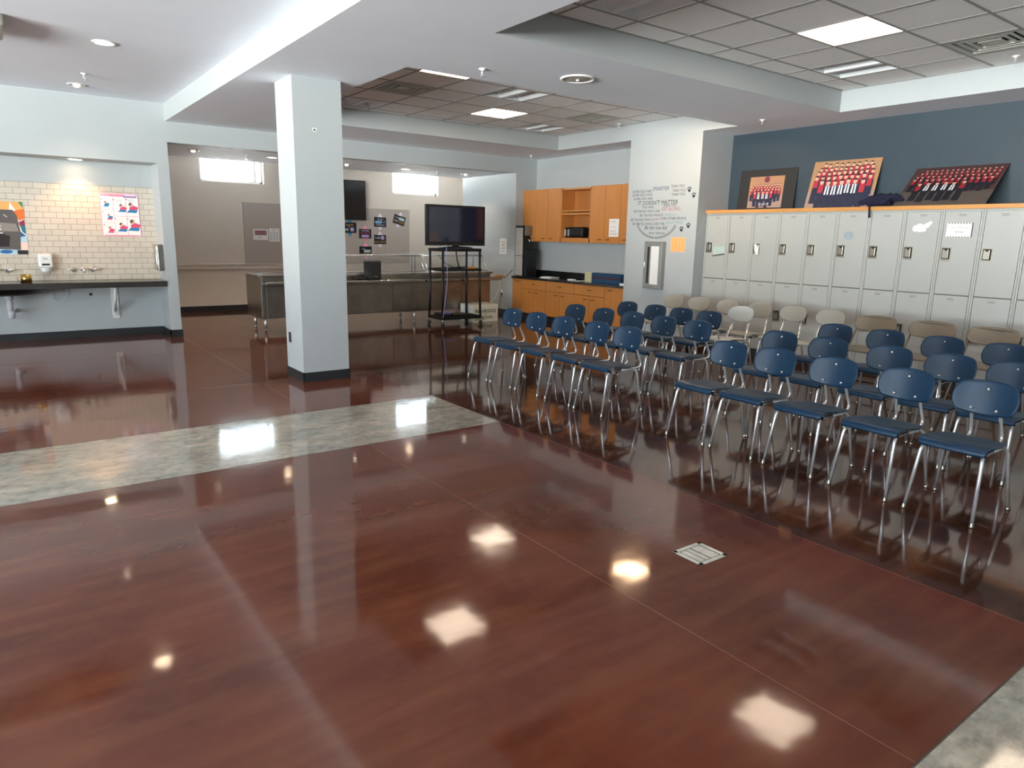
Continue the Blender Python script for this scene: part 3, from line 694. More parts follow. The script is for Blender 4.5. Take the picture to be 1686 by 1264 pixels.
def card(cx, cz, w, h_, rot, back, fn, label):
    t = thing('motto_card', label, 'card', (cx, BF, cz), 'black motto cards with coloured backing squares')
    c, s = math.cos(rot), math.sin(rot)
    U = Vector((c, 0, s)); V = Vector((-s, 0, c))
    p = Print((cx, BF-.002, cz), U, V, -DY)
    d = h_*.95; p.poly([(0, -d*.9), (w*.46, 0), (0, d), (-w*.46, 0)], back, 0); p.build('backing_square', t)
    p = Print((cx, BF-.003, cz), U, V, -DY); n = 10; pts = []
    for i in range(n): pts.append((-w/2+w*i/n, -h_/2+(.006 if i % 2 else -.004)))
    pts.append((w/2, -h_/2))
    for i in range(n): pts.append((w/2-w*i/n, h_/2+(.006 if i % 2 else -.004)))
    pts.append((-w/2, h_/2))
    p.poly(pts, 'p_cap', 0); p.build('black_card', t)
    p = Print((cx, BF-.0036, cz), U, V, -DY); fn(p, w, h_); p.build('lettering', t)
def pill(p, u, v, a, b, m): p.poly([(u-a, v-b*.6), (u-a*.8, v-b), (u+a*.8, v-b), (u+a, v-b*.6), (u+a, v+b*.6), (u+a*.8, v+b), (u-a*.8, v+b), (u-a, v+b*.6)], m, 1)
def c1(p, w, h_): p.text('BELIEVE', 0, .04, .05, 'p_amber', 2, 'CENTER'); p.text('in', -.02, .005, .04, 'paper', 2, 'CENTER'); p.text('DO', -.08, -.06, .06, 'paper', 2, 'CENTER', bold=.002); p.disc(.05, -.035, .045, 'p_lav')
def c2(p, w, h_): p.text('I AM KIND', 0, .05, .04, 'p_pinklt', 2, 'CENTER'); p.text('AND BRAVE', 0, 0, .045, 'p_rose', 2, 'CENTER'); pill(p, 0, -.05, .09, .028, 'p_lav')
def c3(p, w, h_): p.text('I am', -.05, .035, .045, 'paper', 2, 'CENTER'); pill(p, .04, .0, .08, .03, 'p_mint'); p.text('LOVED', 0, -.08, .05, 'p_rose', 2, 'CENTER')
def c4(p, w, h_): p.text('If I can', 0, .045, .045, 'paper', 2, 'CENTER'); pill(p, -.04, 0, .08, .03, 'p_sageblue'); p.text('it I', .09, -.01, .04, 'paper', 2, 'CENTER'); p.text('CAN do it', .0, -.075, .045, 'p_pinklt', 2, 'CENTER')
def c5(p, w, h_): p.text('I will', -.06, .02, .06, 'paper', 2, 'CENTER'); p.disc(.06, .04, .045, 'p_lav'); p.text('NOT QUIT', 0, -.07, .055, 'p_gold', 2, 'CENTER')
def c6(p, w, h_): p.text('I am', -.07, .03, .05, 'paper', 2, 'CENTER'); pill(p, .05, .035, .07, .03, 'p_mint'); p.text('MY', -.08, -.05, .05, 'paper', 2, 'CENTER'); p.text('STORY', .04, -.06, .06, 'p_gold', 2, 'CENTER')
card(6.16, 1.65, .30, .22, 0, 'p_cardblue', c1, 'black motto card with blue tip, beside the column'); card(6.51, 1.53, .29, .20, 0, 'p_cardpink', c2, 'black motto card over a pink square, upper of two')
card(6.51, 1.16, .29, .20, 0, 'p_cardpink', c3, 'black motto card over a pink square, lowest on the board'); card(6.87, 1.785, .29, .21, -.02, 'p_cardwhite', c4, 'black motto card over white square, centre top of the board')
card(6.86, 1.41, .29, .2, 0, 'p_cardwhite', c5, 'black motto card with violet spot and yellow letters'); card(7.335, 1.84, .29, .2, -.28, 'p_cardwhite', c6, 'tilted black motto card at the board corner')
t = thing('wall_television', 'dark flat screen television hung high behind the column', 'television', (5.85, BY-.05, 1.81))
h = MB(); h.box(5.2, 6.5, BY-.12, BY-.04, 1.81, 2.63, 'black', .006); h.build('housing', t)
h = MB(); h.box(5.23, 6.47, BY-.123, BY-.119, 1.84, 2.6, 'screen_matte'); h.build('screen', t)
h = MB(); h.box(5.6, 6.1, BY-.045, BY, 2.0, 2.4, 'blackmetal'); h.build('wall_bracket', t)

# ------------------------------------------------------------------ serving counter
t = thing('serving_counter', 'long stainless steel cafeteria serving counter with tray slide', 'counter', (5.3, 11.2, 0))
h = MB(); h.box(3.22, 7.5, 10.90, 11.56, .2, .84, 'steel_dark', .003)
h.build('cabinet_body', t)
h = MB(); h.box(3.19, 7.53, 10.86, 11.6, .84, .875, 'steel', .004); h.build('worktop', t)
h = MB(); h.box(3.19, 3.225, 10.78, 11.56, .21, .84, 'steel', .003); h.build('end_panel', t)
for i, (a, b) in enumerate(((3.3, 4.4), (4.41, 5.45), (5.46, 6.2), (6.21, 6.85), (6.86, 7.45))):
    h = MB(); h.box(a, b, 10.882, 10.9, .22, .70, 'steel_dark', .003); h.build('front_panel', t)
h = MB(); h.box(3.23, 7.58, 10.62, 10.88, .735, .775, 'steel', .006)
for y in (10.67, 10.75, 10.83): h.box(3.25, 7.56, y-.006, y+.006, .775, .781, 'steel')
h.build('tray_slide', t)
for x in (3.28, 4.5, 5.9, 7.4):
    for y in (10.95, 11.48):
        h = MB(); h.cyl((x, y, .04), .022, .17, 'chrome', n=12); h.cyl((x, y, 0), .016, .04, 'steel_dark', n=12, r2=.02); h.build('leg', t)
def guard(x0, x1, label):
    t = thing('sneeze_guard', label, 'glass guard', ((x0+x1)/2, 11.25, .875), 'glass sneeze guards on the counter')
    for x in (x0, x1):
        h = MB(); h.tube([(x, 11.5, .875), (x, 11.5, 1.17), (x, 11.2, 1.17), (x, 11.0, .9)], .014, 'chrome', 10, fillet=.05); h.build('post', t)
    h = MB(); h.box(x0, x1, 11.18, 11.52, 1.165, 1.185, 'steel', .003); h.build('top_shelf', t)
    h = MB(); h.tube([(x0, 11.18, 1.165), (x1, 11.18, 1.165)], .014, 'chrome', 10); h.tube([(x0, 11.0, .9), (x1, 11.0, .9)], .012, 'chrome', 10); h.build('rail', t)
    h = MB(); h.recalc = False; h.poly([(x0, 11.17, 1.15), (x1, 11.17, 1.15), (x1, 11.01, .92), (x0, 11.01, .92)], 'glass'); h.build('glass_front', t)
guard(3.83, 6.15, 'longer glass sneeze guard running behind the column'); guard(6.22, 7.5, 'shorter glass sneeze guard behind the television cart')
t = thing('tabletop_speaker', 'black box speaker standing on the serving counter tray slide', 'speaker', (5.03, 10.76, .781))
h = MB(); h.box(4.9, 5.13, 10.64, 10.86, .781, 1.1, 'black', .02); h.build('cabinet', t)
h = MB(); h.box(4.915, 5.115, 10.628, 10.642, .8, 1.08, 'rubber', .006); h.build('grille', t)
h = MB(); h.box(4.99, 5.05, 10.624, 10.629, .835, .843, 'chrome'); h.build('badge', t)
h = MB(); h.box(4.72, 4.88, 10.68, 10.85, .781, .83, 'black', .008); tag(h.build('black_tray', loc=(4.8, 10.76, .781)), 'flat black device beside the speaker on the counter', 'device')
t = thing('wall_power_strip', 'beige power block with cords at the counter end', 'power strip', (7.72, 10.9, .78))
h = MB(); h.box(7.6, 7.78, 10.84, 10.92, .775, .81, 'wood', .004); h.build('block', t)
h = MB(); h.tube([(7.66, 10.88, .79), (7.8, 10.9, .74), (7.95, 10.95, .80), (8.1, 11.0, .90)], .006, 'black', 6, fillet=.1); h.build('black_cord', t)
h = MB(); h.tube([(7.66, 10.86, .79), (7.7, 10.84, .66), (7.58, 10.82, .4), (7.45, 10.8, .3)], .005, 'white', 6, fillet=.1); h.tube([(7.62, 10.86, .79), (7.72, 10.84, .70), (7.9, 10.9, .75)], .004, 'white', 6, fillet=.1); h.build('white_cord', t)

# ------------------------------------------------------------------ television cart
CX0, CX1, CY0, CY1 = 6.0, 6.74, 10.12, 10.55
t = thing('av_cart', 'tall black metal rolling cart carrying the television', 'cart', ((CX0+CX1)/2, 10.33, 0))
for x, sx in ((CX0, -1), (CX1, 1)):
    for y, sy in ((CY0, -1), (CY1, 1)):
        h = MB(); a = .018
        pts = [(x-sx*.0, y, 1.31), (x, y, .6), (x+sx*.015, y+sy*.015, .12)]
        h.tube(pts, .020, 'blackmetal', 4); h.build('leg', t)
        c = MB(); xx, yy = x+sx*.015, y+sy*.015
        c.tube([(xx, yy, .12), (xx, yy, .085)], .012, 'chrome', 8); c.box(xx-.012, xx+.012, yy-.014, yy+.014, .05, .09, 'chrome', .002); c.lathe((xx-.011, yy, .045), [(.001, 0), (.044, 0), (.045, .004), (.045, .018), (.044, .022), (.001, .022)], 'rubber', 18, 'x')
        c.build('caster', t)
for z, nm, th in ((1.28, 'top_shelf', .035), (.95, 'middle_shelf', .03), (.13, 'bottom_shelf', .035)):
    h = MB(); h.box(CX0-.02, CX1+.02, CY0-.02, CY1+.02, z, z+.012, 'blackmetal')
    for q in ((CX0-.02, CX1+.02, CY0-.022, CY0-.012), (CX0-.02, CX1+.02, CY1+.012, CY1+.022), (CX0-.022, CX0-.012, CY0-.02, CY1+.02), (CX1+.012, CX1+.022, CY0-.02, CY1+.02)): h.box(*q, z-.015, z+th, 'blackmetal')
    h.build(nm, t)
t = thing('television', 'large black flat screen television on the rolling cart', 'television', (6.38, 10.33, 1.292))
h = MB(); h.box(5.795, 6.965, 10.30, 10.37, 1.36, 2.03, 'black', .01); h.build('housing', t)
h = MB(); h.box(5.84, 6.92, 10.295, 10.301, 1.425, 1.99, 'screen'); h.build('screen', t)
h = MB(); h.lathe((6.38, 10.335, 1.3), [(.001, 0), (.30, 0), (.29, .03), (.2, .045), (.06, .05), (.05, .09)], 'black', 28); h.build('stand', t)
t = thing('media_player', 'black media box with cables on the cart middle shelf', 'device', (6.35, 10.3, .962))
h = MB(); h.box(6.2, 6.42, 10.2, 10.4, .962, 1.0, 'black', .004); h.build('case', t)
h = MB()
for k in range(5): h.tube([(6.22+.06*k, 10.18+.02*k, .975), (6.3+.05*k, 10.15, 1.01+.01*(k % 2)), (6.4+.06*k, 10.22, .98)], .006, 'black', 6, fillet=.04)
h.build('coiled_cable', t)
h = MB(); h.box(6.53, 6.68, 10.14, 10.2, .962, 1.005, 'power_orange', .006); tag(h.build('orange_adapter', loc=(6.6, 10.17, .962)), 'orange power adapter on the cart middle shelf', 'adapter')
t = thing('media_recorder', 'dark recorder with blue cables on the cart bottom shelf', 'device', (6.15, 10.3, .142))
h = MB(); h.box(6.02, 6.22, 10.18, 10.45, .142, .22, 'black', .005); h.box(6.26, 6.6, 10.2, 10.45, .142, .19, 'black', .005); h.build('case', t)
h = MB(); 
for k in range(4): h.tube([(6.0+.05*k, 10.16, .2), (6.06+.05*k, 10.13, .26), (6.15+.05*k, 10.2, .235)], .006, 'bluecable', 6, fillet=.03)
h.build('blue_cable', t)
h = MB(); h.tube([(6.05, 10.09, 1.34), (6.06, 10.08, .98), (6.06, 10.08, .7), (6.0, 10.07, .35), (5.97, 10.07, .16)], .006, 'bluecable', 6, fillet=.1); tag(h.build('hanging_cable', loc=(6.05, 10.08, 1.3)), 'pale lilac cable hanging down the front of the cart', 'cable')
h = MB(); h.tube([(6.24, 10.09, 1.27), (6.26, 10.08, 1.1), (6.3, 10.08, 1.0)], .011, 'black', 8, fillet=.05)
tag(h.build('power_cable', loc=(6.26, 10.1, 1.1)), 'black cable dropping from the television to the middle shelf', 'cable')
h = MB(); h.tube([(6.5, 10.3, .93), (6.55, 10.32, .7), (6.6, 10.32, .62), (6.63, 10.3, .75), (6.58, 10.28, .93)], .006, 'black', 6, fillet=.06)
tag(h.build('power_cable', loc=(6.55, 10.3, .8)), 'black cable looping below the cart middle shelf', 'cable')
h = MB(); h.tube([(6.02, 10.3, 1.2), (6.15, 10.3, 1.06), (6.28, 10.25, 1.0)], .005, 'black', 6, fillet=.06)
tag(h.build('power_cable', loc=(6.15, 10.3, 1.1)), 'thin black cable slanting across the cart upper bay', 'cable')
# carton
t = thing('produce_box', 'white produce carton with green print on the floor', 'box', (7.08, 10.62, 0))
h = MB(); h.box(6.80, 7.35, 10.42, 10.84, 0, .315, 'box', .004); h.build('carton', t)
p = Print((6.80, 10.4195, 0), DX, DZ, -DY)
for k in range(8): p.rect(.03, .04+k*.033, .52, .044+k*.033, 'ltgreen', 1)
p.rect(.03, .03, .27, .08, 'ltgreen', 1)
p.text('FRESH PRODUCE', .275, .165, .085, 'green', 3, 'CENTER', width=.46, bold=.002); p.text('KEEP COOL', .27, .06, .065, 'green', 3, 'CENTER', width=.34, bold=.002); p.disc(.28, .135, .012, 'green', 3)
p.build('printed_text', t)
h = MB(); h.box(6.797, 6.80, 10.44, 10.76, .16, .29, 'paper'); h.build('tape_patch', t)

# side wall bits
def sidex(x): return x
t = thing('wall_notice', 'small white notice on the kitchen side wall', 'notice', (8.138, 11.42, 1.19))
h = MB(); h.box(8.136, 8.14, 11.27, 11.5, 1.19, 1.49, 'paper'); h.build('sheet', t)
p = Print((8.1355, 11.5, 1.19), -DY, DZ, -DX); p.text('PLEASE', .115, .22, .045, 'inkred', 2, 'CENTER'); p.text('KEEP', .115, .16, .045, 'ink', 2, 'CENTER'); p.text('CLEAN', .115, .1, .045, 'ink', 2, 'CENTER'); p.text('THANKS', .115, .04, .035, 'inkblue', 2, 'CENTER'); p.build('printed_text', t)
t = thing('wall_outlet', 'white wall outlet with a plugged black cord near cabinets', 'outlet', (8.136, 11.4, .38))
h = MB(); h.box(8.133, 8.14, 11.36, 11.44, .37, .49, 'white', .002); h.build('cover_plate', t)
h = MB(); h.box(8.11, 8.134, 11.385, 11.415, .38, .42, 'black', .003); h.tube([(8.115, 11.4, .39), (8.08, 11.38, .25), (8.0, 11.3, .12), (7.95, 11.2, .01)], .006, 'black', 6, fillet=.08); h.build('plug_cord', t)

# ------------------------------------------------------------------ base and wall cabinets
FX = 8.1
cuts = [11.0, 10.70, 9.96, 9.17, 8.40, 7.86]
def bar_handle(y, z, x, parent, w=.075, vert=False):
    h = MB(); h.tube([(x+.002, y-w/2, z), (x-.022, y-w/2, z), (x-.022, y+w/2, z), (x+.002, y+w/2, z)], .006, 'dark_grime_shade', 6, fillet=.012); h.build('handle', parent)
def cabinet(name, label, y0, y1, kind):      # base units, y0 > y1
    t = thing(name, label, 'cabinet', (8.37, (y0+y1)/2, 0), 'maple base cabinets under the black counter')
    h = MB(); h.box(FX+.02, XR-.002, y1, y0, .1, .745, 'gap'); h.box(FX+.06, XR-.002, y1, y0, 0, .1, 'black_base'); h.build('carcass', t)  # carcass painted dark for the shade in the door gaps
    g = .0035
    def door(a, b, z0, z1, nm, hy, hz):
        d = MB(); d.box(FX, FX+.019, b+g, a-g, z0+g, z1-g, 'wood', .0015); d = d.build(nm, t); bar_handle(hy, hz, FX, d)
    mid = (y0+y1)/2
    if kind == 'drawer':
        door(y0, y1, .56, .745, 'drawer', mid, .66)
        door(y0, mid, .1, .56, 'door', mid+.09, .50); door(mid, y1, .1, .56, 'door', mid-.09, .50)
    else:
        door(y0, y1, .1, .745, 'door', (y1+.12 if kind == 'l' else y0-.12), .69)
cabinet('base_cabinet', 'narrow maple base cabinet under the water dispenser', cuts[0], cuts[1], 'l')
cabinet('base_cabinet', 'maple drawer cabinet next to the water dispenser end', cuts[1], cuts[2], 'drawer')
cabinet('base_cabinet', 'middle maple drawer cabinet of the base run', cuts[2], cuts[3], 'drawer')
cabinet('base_cabinet', 'maple drawer cabinet nearest the text wall', cuts[3], cuts[4], 'drawer')
cabinet('base_cabinet', 'tall-door maple base cabinet against the text wall', cuts[4], cuts[5], 'r')
t = thing('cabinet_counter', 'long black laminate worktop over the maple cabinets', 'countertop', (8.35, 9.4, .745))
h = MB(); h.box(FX-.03, XR-.002, 7.852, 10.998, .745, .785, 'counter', .003); h.build('worktop', t)
h = MB(); h.box(XR-.02, XR, 7.852, 10.998, .785, .90, 'counter', .002); h.build('backsplash', t)
# wall cabinets
UX, UZ0, UZ1 = 8.32, 1.45, 2.39
t0 = 'maple wall cabinets'
def wcab(label, y0, y1, doors, hs):
    t = thing('wall_cabinet', label, 'cabinet', (8.5, (y0+y1)/2, UZ0), t0)
    h = MB(); h.box(UX+.02, XR-.002, y1+.002, y0-.002, UZ0+.004, UZ1-.004, 'gap'); h.box(UX+.02, XR-.002, y1, y0, UZ0, UZ0+.018, 'wood_in'); h.box(UX, XR-.002, y1, y0, UZ1-.004, UZ1+.012, 'wood'); h.build('carcass', t)  # dark carcass colour stands for shade between the doors
    g = .0035
    for (a, b), hy in zip(doors, hs):
        d = MB(); d.box(UX, UX+.019, b+g, a-g, UZ0+g, UZ1-g, 'wood', .0015); d = d.build('door', t); bar_handle(hy, UZ0+.06, UX, d)
    return t
wcab('single-door maple wall cabinet above the water dispenser', 10.998, 10.60, [(10.998, 10.60)], [10.68])
wcab('two-door maple wall cabinet left of the open shelf', 10.60, 9.86, [(10.60, 10.24), (10.24, 9.86)], [10.35, 10.13])
tc_ = wcab('two-door maple wall cabinet with a taped paper', 9.07, 8.35, [(9.07, 8.71), (8.71, 8.35)], [8.82, 8.62])
wcab('single-door maple wall cabinet against the text wall', 8.35, 7.86, [(8.35, 7.86)], [8.23])
t = thing('open_shelf_cabinet', 'open maple shelf unit between the wall cabinets', 'shelf', (8.5, 9.46, UZ0), None)
h = MB(); a, b = 9.07, 9.86
h.box(XR-.01, XR, a, b, UZ0, UZ1, 'wood_in'); h.box(UX, XR, a, a+.02, UZ0, UZ1, 'wood'); h.box(UX, XR, b-.02, b, UZ0, UZ1, 'wood'); h.box(UX, XR, a, b, UZ1-.03, UZ1, 'wood'); h.box(UX, XR, a, b, UZ0, UZ0+.08, 'wood'); h.build('carcass', t)
h = MB(); h.box(UX+.01, XR, a+.02, b-.02, 1.93, 1.965, 'wood', .001); h.box(UX+.01, XR, a+.02, b-.02, 1.985, 2.01, 'wood', .001); h.build('shelf', t)
t = thing('cabinet_paper', 'white printed sheet taped to a maple cabinet door', 'paper', (UX-.001, 8.48, 1.56))
h = MB(); h.box(UX-.002, UX, 8.37, 8.6, 1.56, 1.85, 'paper'); h.build('sheet', t)
p = Print((UX-.0022, 8.6, 1.56), -DY, DZ, -DX)
for k in range(9):
    if k not in (3, 6): p.rect(.02, .04+k*.026, .2-.02*(k % 3), .046+k*.026, 'inkgrey' if k not in (0, 2, 8) else 'ink')
p.build('printed_text', t)
t = thing('toaster', 'black and chrome toaster in the open shelf', 'toaster', (8.47, 9.62, 1.53))
h = MB(); h.box(8.38, 8.56, 9.32, 9.84, 1.53, 1.72, 'black', .045); h.build('body', t)
h = MB()
for y in (9.70, 9.79): h.box(8.372, 8.381, y-.02, y+.02, 1.56, 1.68, 'chrome', .004)
h.build('lever_panel', t)
h = MB()
for y in (9.45, 9.7): h.box(8.44, 8.5, y-.09, y+.09, 1.7185, 1.7215, 'dark_grime_shade')  # flat dark pads paint the shade inside the slots
h.build('bread_slot', t)
# water dispenser
t = thing('water_dispenser', 'silver and black countertop water dispenser with taps', 'water dispenser', (8.3, 10.85, .785))
h = MB(); h.box(8.14, 8.42, 10.74, 10.98, .785, 1.74, 'black', .006); h.build('housing', t)
h = MB(); h.box(8.134, 8.141, 10.745, 10.975, .80, 1.17, 'hvac', .002); h.box(8.134, 8.141, 10.745, 10.975, 1.18, 1.70, 'hvac', .002); h.build('silver_side', t)
h = MB(); h.box(8.17, 8.42, 10.68, 10.745, 1.55, 1.74, 'fold', .02); h.build('tap_head', t)
h = MB(); h.box(8.16, 8.42, 10.66, 10.745, .785, 1.30, 'black', .008); h.build('drip_base', t)
for x in (8.26, 8.33):
    h = MB(); h.tube([(x, 10.74, 1.49), (x, 10.70, 1.48), (x, 10.69, 1.44)], .012, 'chrome', 18, fillet=.02); h.build('tap', t)
h = MB(); h.box(8.385, 8.39, 10.67, 10.74, 1.3, 1.55, 'glass'); h.build('clear_shield', t)
# counter clutter
h = MB()
for k in range(4): h.box(8.2+.01*k, 8.42-.01*k, 9.98-.02*k, 10.28-.01*k, .785+.006*k, .79+.006*k, 'paper')
tag(h.build('paper_stack', loc=(8.3, 10.1, .785)), 'loose stack of white papers on the black worktop', 'papers')
h = MB(); h.box(8.2, 8.28, 9.33, 9.48, .785, .81, 'white', .004); tag(h.build('white_box', loc=(8.24, 9.4, .785)), 'small flat white box in the middle of the worktop', 'box')
h = MB(); h.box(8.22, 8.4, 9.18, 9.29, .785, .79, 'paper'); tag(h.build('paper_slip', loc=(8.3, 9.2, .785)), 'white paper slip lying left of the books', 'paper')
h = MB(); h.box(8.08, 8.095, 7.95, 8.05, .787, .825, 'paper', .002); tag(h.build('name_card', loc=(8.088, 8.0, .787)), 'small white card at the worktop end before the books', 'card')
def book(y, w, mt, label, group, hh=.155):
    t = thing('book', label, 'book', (8.42, y, .785), group)
    h = MB(); h.box(8.33, 8.335, y-w/2, y+w/2, .785, .785+hh, mt); h.box(8.33, 8.47, y-w/2, y-w/2+.002, .785, .785+hh, mt); h.box(8.33, 8.47, y+w/2-.002, y+w/2, .785, .785+hh, mt); h.build('cover', t)
    h = MB(); h.box(8.335, 8.465, y-w/2+.002, y+w/2-.002, .787, .785+hh-.004, 'paper'); h.build('pages', t)
    if mt == 'bk_blue':
        h = MB(); h.box(8.3285, 8.3302, y-w/2+.001, y+w/2-.001, .785+hh*.42, .785+hh*.62, 'bk_red'); h.build('spine_band', t)
y = 9.165
for k in range(4): book(y-.022, .041, 'bk_yellow', 'cream paperback in the cream set beside the blue books', 'cream paperbacks on the worktop', .16); y -= .0445
for k in range(16):
    book(y-.022, .041, 'bk_blue', 'blue paperback with maroon spine band in the long row', 'blue paperbacks on the worktop', .15+.006*(k % 3 == 0)); y -= .0445

# ------------------------------------------------------------------ pier: lettering, extinguisher cabinet, orange paper
t = thing('wall_quote_decal', 'black lettered kindness quote decal on the white pier', 'wall decal', (XP-.001, 7.25, 1.6))
p = Print((XP-.0008, 7.76, 1.6), -DY, DZ, -DX)
L = lambda body, y0, y1, z, s, m, sh=0, b=0: p.text(body, 7.76-y0, z-1.6, s, m, 1, 'LEFT', width=y0-y1, shear=sh, bold=b)
L('SOME KIDS ARE', 7.755, 7.37, 2.215, .055, 'ink'); L('SMARTER', 7.35, 7.03, 2.235, .08, 'inkblue'); L('THAN YOU.', 7.0, 6.74, 2.265, .055, 'ink')
L('SOME KIDS HAVE', 7.755, 7.35, 2.165, .05, 'ink'); L('cooler clothes', 7.32, 7.0, 2.19, .055, 'inkgrey'); L('THAN YOU.', 6.97, 6.72, 2.205, .055, 'ink')
L('SOME KIDS ARE', 7.73, 7.34, 2.11, .05, 'ink'); L('better at sports', 7.32, 7.0, 2.125, .055, 'inkgrey'); L('THAN YOU.', 6.98, 6.72, 2.15, .055, 'ink')
L("IT DOESN'T MATTER", 7.63, 6.85, 2.035, .085, 'ink')
L('YOU HAVE', 7.54, 7.31, 1.985, .05, 'ink'); L('YOUR', 7.28, 7.17, 1.985, .045, 'inkgrey'); L('THING TOO.', 7.13, 6.87, 2.0, .05, 'ink')
L('BE THE KID WHO CAN', 7.70, 7.19, 1.925, .052, 'ink'); L('GET ALONG.', 7.15, 6.79, 1.945, .07, 'inkred')
L('BE THE KID WHO IS', 7.58, 7.12, 1.865, .052, 'ink'); L('generous.', 7.08, 6.87, 1.875, .055, 'inkteal')
L('BE THE KID WHO IS', 7.76, 7.31, 1.80, .052, 'ink'); L('HAPPY', 7.30, 7.17, 1.805, .05, 'inkred'); L('FOR OTHER PEOPLE.', 7.15, 6.67, 1.815, .052, 'ink')
L('BE THE KID WHO DOES THE', 7.72, 7.08, 1.74, .052, 'ink'); L('RIGHT THING.', 7.05, 6.72, 1.755, .055, 'inkteal')
L('Be the nice kid.', 7.47, 7.02, 1.675, .085, 'ink', sh=.4); L('Bryan Skavnak', 7.37, 7.06, 1.61, .045, 'ink')
for s in (-1, 1):
    for q, zz in ((0, 2.11), (1, 2.085), (2, 2.06)):
        u = 7.76-(7.24-s*(-.46)) if False else (.07 if s < 0 else .95)
        p.poly([(u, zz-1.6), (u+s*.05, zz-1.6+(.03-.02*q)), (u+s*.05, zz-1.6+(.026-.02*q))], 'inkgrey', 1)
cu, cv, ra = .52, .24, .40
N_ = 26
arc = [(cu+ra*math.cos(math.radians(200+140*k/N_))*1.0, cv+ra*math.sin(math.radians(200+140*k/N_))*.72) for k in range(N_+1)]
for k in range(N_):
    (a, b), (c, d) = arc[k], arc[k+1]; p.poly([(a, b-.003), (c, d-.003), (c, d+.003), (a, b+.003)], 'ink', 1)
    dx, dy = c-a, d-b; l_ = math.hypot(dx, dy); dx /= l_; dy /= l_; sg = 1 if k >= N_/2 else -1
    for s in (-1, 1):
        tx, ty = a + sg*dx*.022 + s*(-dy)*.024, b + sg*dy*.022 + s*dx*.024
        p.poly([(a, b), ((a+tx)/2+dx*.007, (b+ty)/2+dy*.007), (tx, ty), ((a+tx)/2-dx*.007, (b+ty)/2-dy*.007)], 'ink', 2)
p.build('lettering', t)
def paw(y, z, label):
    t = thing('paw_decal', label, 'wall decal', (XP-.001, y, z), 'black paw prints on the pier')
    p = Print((XP-.0008, y, z), -DY, DZ, -DX); p.disc(0, -.012, .024, 'p_cap', 1, 12, .02)
    for u, v in ((-.028, .012), (-.011, .028), (.011, .03), (.028, .014)): p.disc(u, v, .009, 'p_cap', 1, 10, .012)
    p.build('paw_print', t)
paw(6.66, 2.225, 'topmost black paw print beside the quote'); paw(6.575, 2.145, 'black paw print just under the topmost one'); paw(6.755, 1.68, 'black paw print lower and nearest the extinguisher cabinet'); paw(6.635, 1.73, 'black paw print above the orange paper, farther from the quote')
t = thing('orange_notice', 'orange paper notice taped on the white pier', 'notice', (XP-.001, 6.8, 1.355))
h = MB(); h.box(XP-.002, XP, 6.67, 6.935, 1.36, 1.565, 'orange'); h.build('sheet', t)
p = Print((XP-.0022, 6.935, 1.36), -DY, DZ, -DX)
for k in range(6):
    for j in range(4): p.rect(.02+j*.06, .02+k*.03, .065+j*.06, .036+k*.03, 'p_amber', 1)
p.build('printed_text', t)
t = thing('extinguisher_cabinet', 'aluminium fire extinguisher cabinet with narrow window', 'cabinet', (XP-.04, 7.2, .8))
h = MB(); h.box(XP-.085, XP, 7.02, 7.37, .80, 1.50, 'alu', .004); h.build('housing', t)
h = MB(); h.box(XP-.092, XP-.084, 7.045, 7.345, .825, 1.475, 'alu', .002)
d = h.build('door', t)
h = MB(); h.box(XP-.0935, XP-.0915, 7.07, 7.225, .87, 1.43, 'whitemetal'); h.build('door_panel', d)
h = MB(); h.box(XP-.094, XP-.0915, 7.255, 7.295, .88, 1.42, 'dark_grime_shade'); h.build('window_strip', d)
h = MB(); h.tube([(XP-.093, 7.325, 1.2), (XP-.115, 7.325, 1.2), (XP-.115, 7.325, 1.1), (XP-.093, 7.325, 1.1)], .005, 'chrome', 14, fillet=.01); h.build('pull_handle', d)

# ------------------------------------------------------------------ lockers
LX, LWID = 8.17, .387
def lock_plate(parent, y, z):
    h = MB(); h.box(LX-.004, LX-.001, y-.052, y+.052, z-.07, z+.07, 'handle', .001); h = h.build('recess_plate', parent)
    k = MB(); k.box(LX-.0052, LX-.0038, y-.040, y+.040, z-.052, z+.062, 'dark_grime_shade'); k.build('recess_cup', h)  # flat dark plate paints the shade of a recessed cup
    k = MB(); k.box(LX-.012, LX-.005, y-.026, y+.033, z-.044, z+.052, 'handle', .003); k.box(LX-.0125, LX-.0118, y-.012, y+.012, z+.036, z+.052, 'dark_grime_shade'); k.build('latch', h)
def locker(y1, label):      # y1 = left (far) side
    y0 = y1-LWID
    t = thing('locker', label, 'locker', (8.4, (y0+y1)/2, 0), 'grey lockers along the blue wall')
    h = MB(); h.box(LX+.018, XR-.005, y0+.001, y1-.001, .1, 1.90, 'locker')
    for a, b in ((y0+.001, y0+.02), (y1-.02, y1-.001)): h.box(LX, LX+.02, a, b, .1, 1.90, 'locker', .002)
    h.box(LX+.002, LX+.02, y0+.02, y1-.02, 1.885, 1.90, 'locker'); h.box(LX+.002, LX+.02, y0+.02, y1-.02, 1.0, 1.015, 'locker_seam'); h.box(LX+.03, XR-.01, y0+.001, y1-.001, 0, .1, 'black_base')
    h.build('body', t)
    for z0, z1, hz in ((1.013, 1.878, 1.435), (.115, 1.002, .58)):
        d = MB(); d.box(LX+.001, LX+.016, y0+.024, y1-.024, z0, z1, 'locker', .003); d = d.build('door', t)
        lock_plate(d, y1-.085, hz)
        k = MB(); yy = (y0+y1)/2; k.box(LX-.001, LX+.001, yy-.035, yy+.035, z1-.055, z1-.028, 'locker', .0005)
        for q in (0, 1): k.box(LX-.0016, LX-.0009, yy-.032, yy+.032, z1-.034-q*.013, z1-.030-q*.013, 'locker_seam')
        k.build('number_plate', d)
    return t
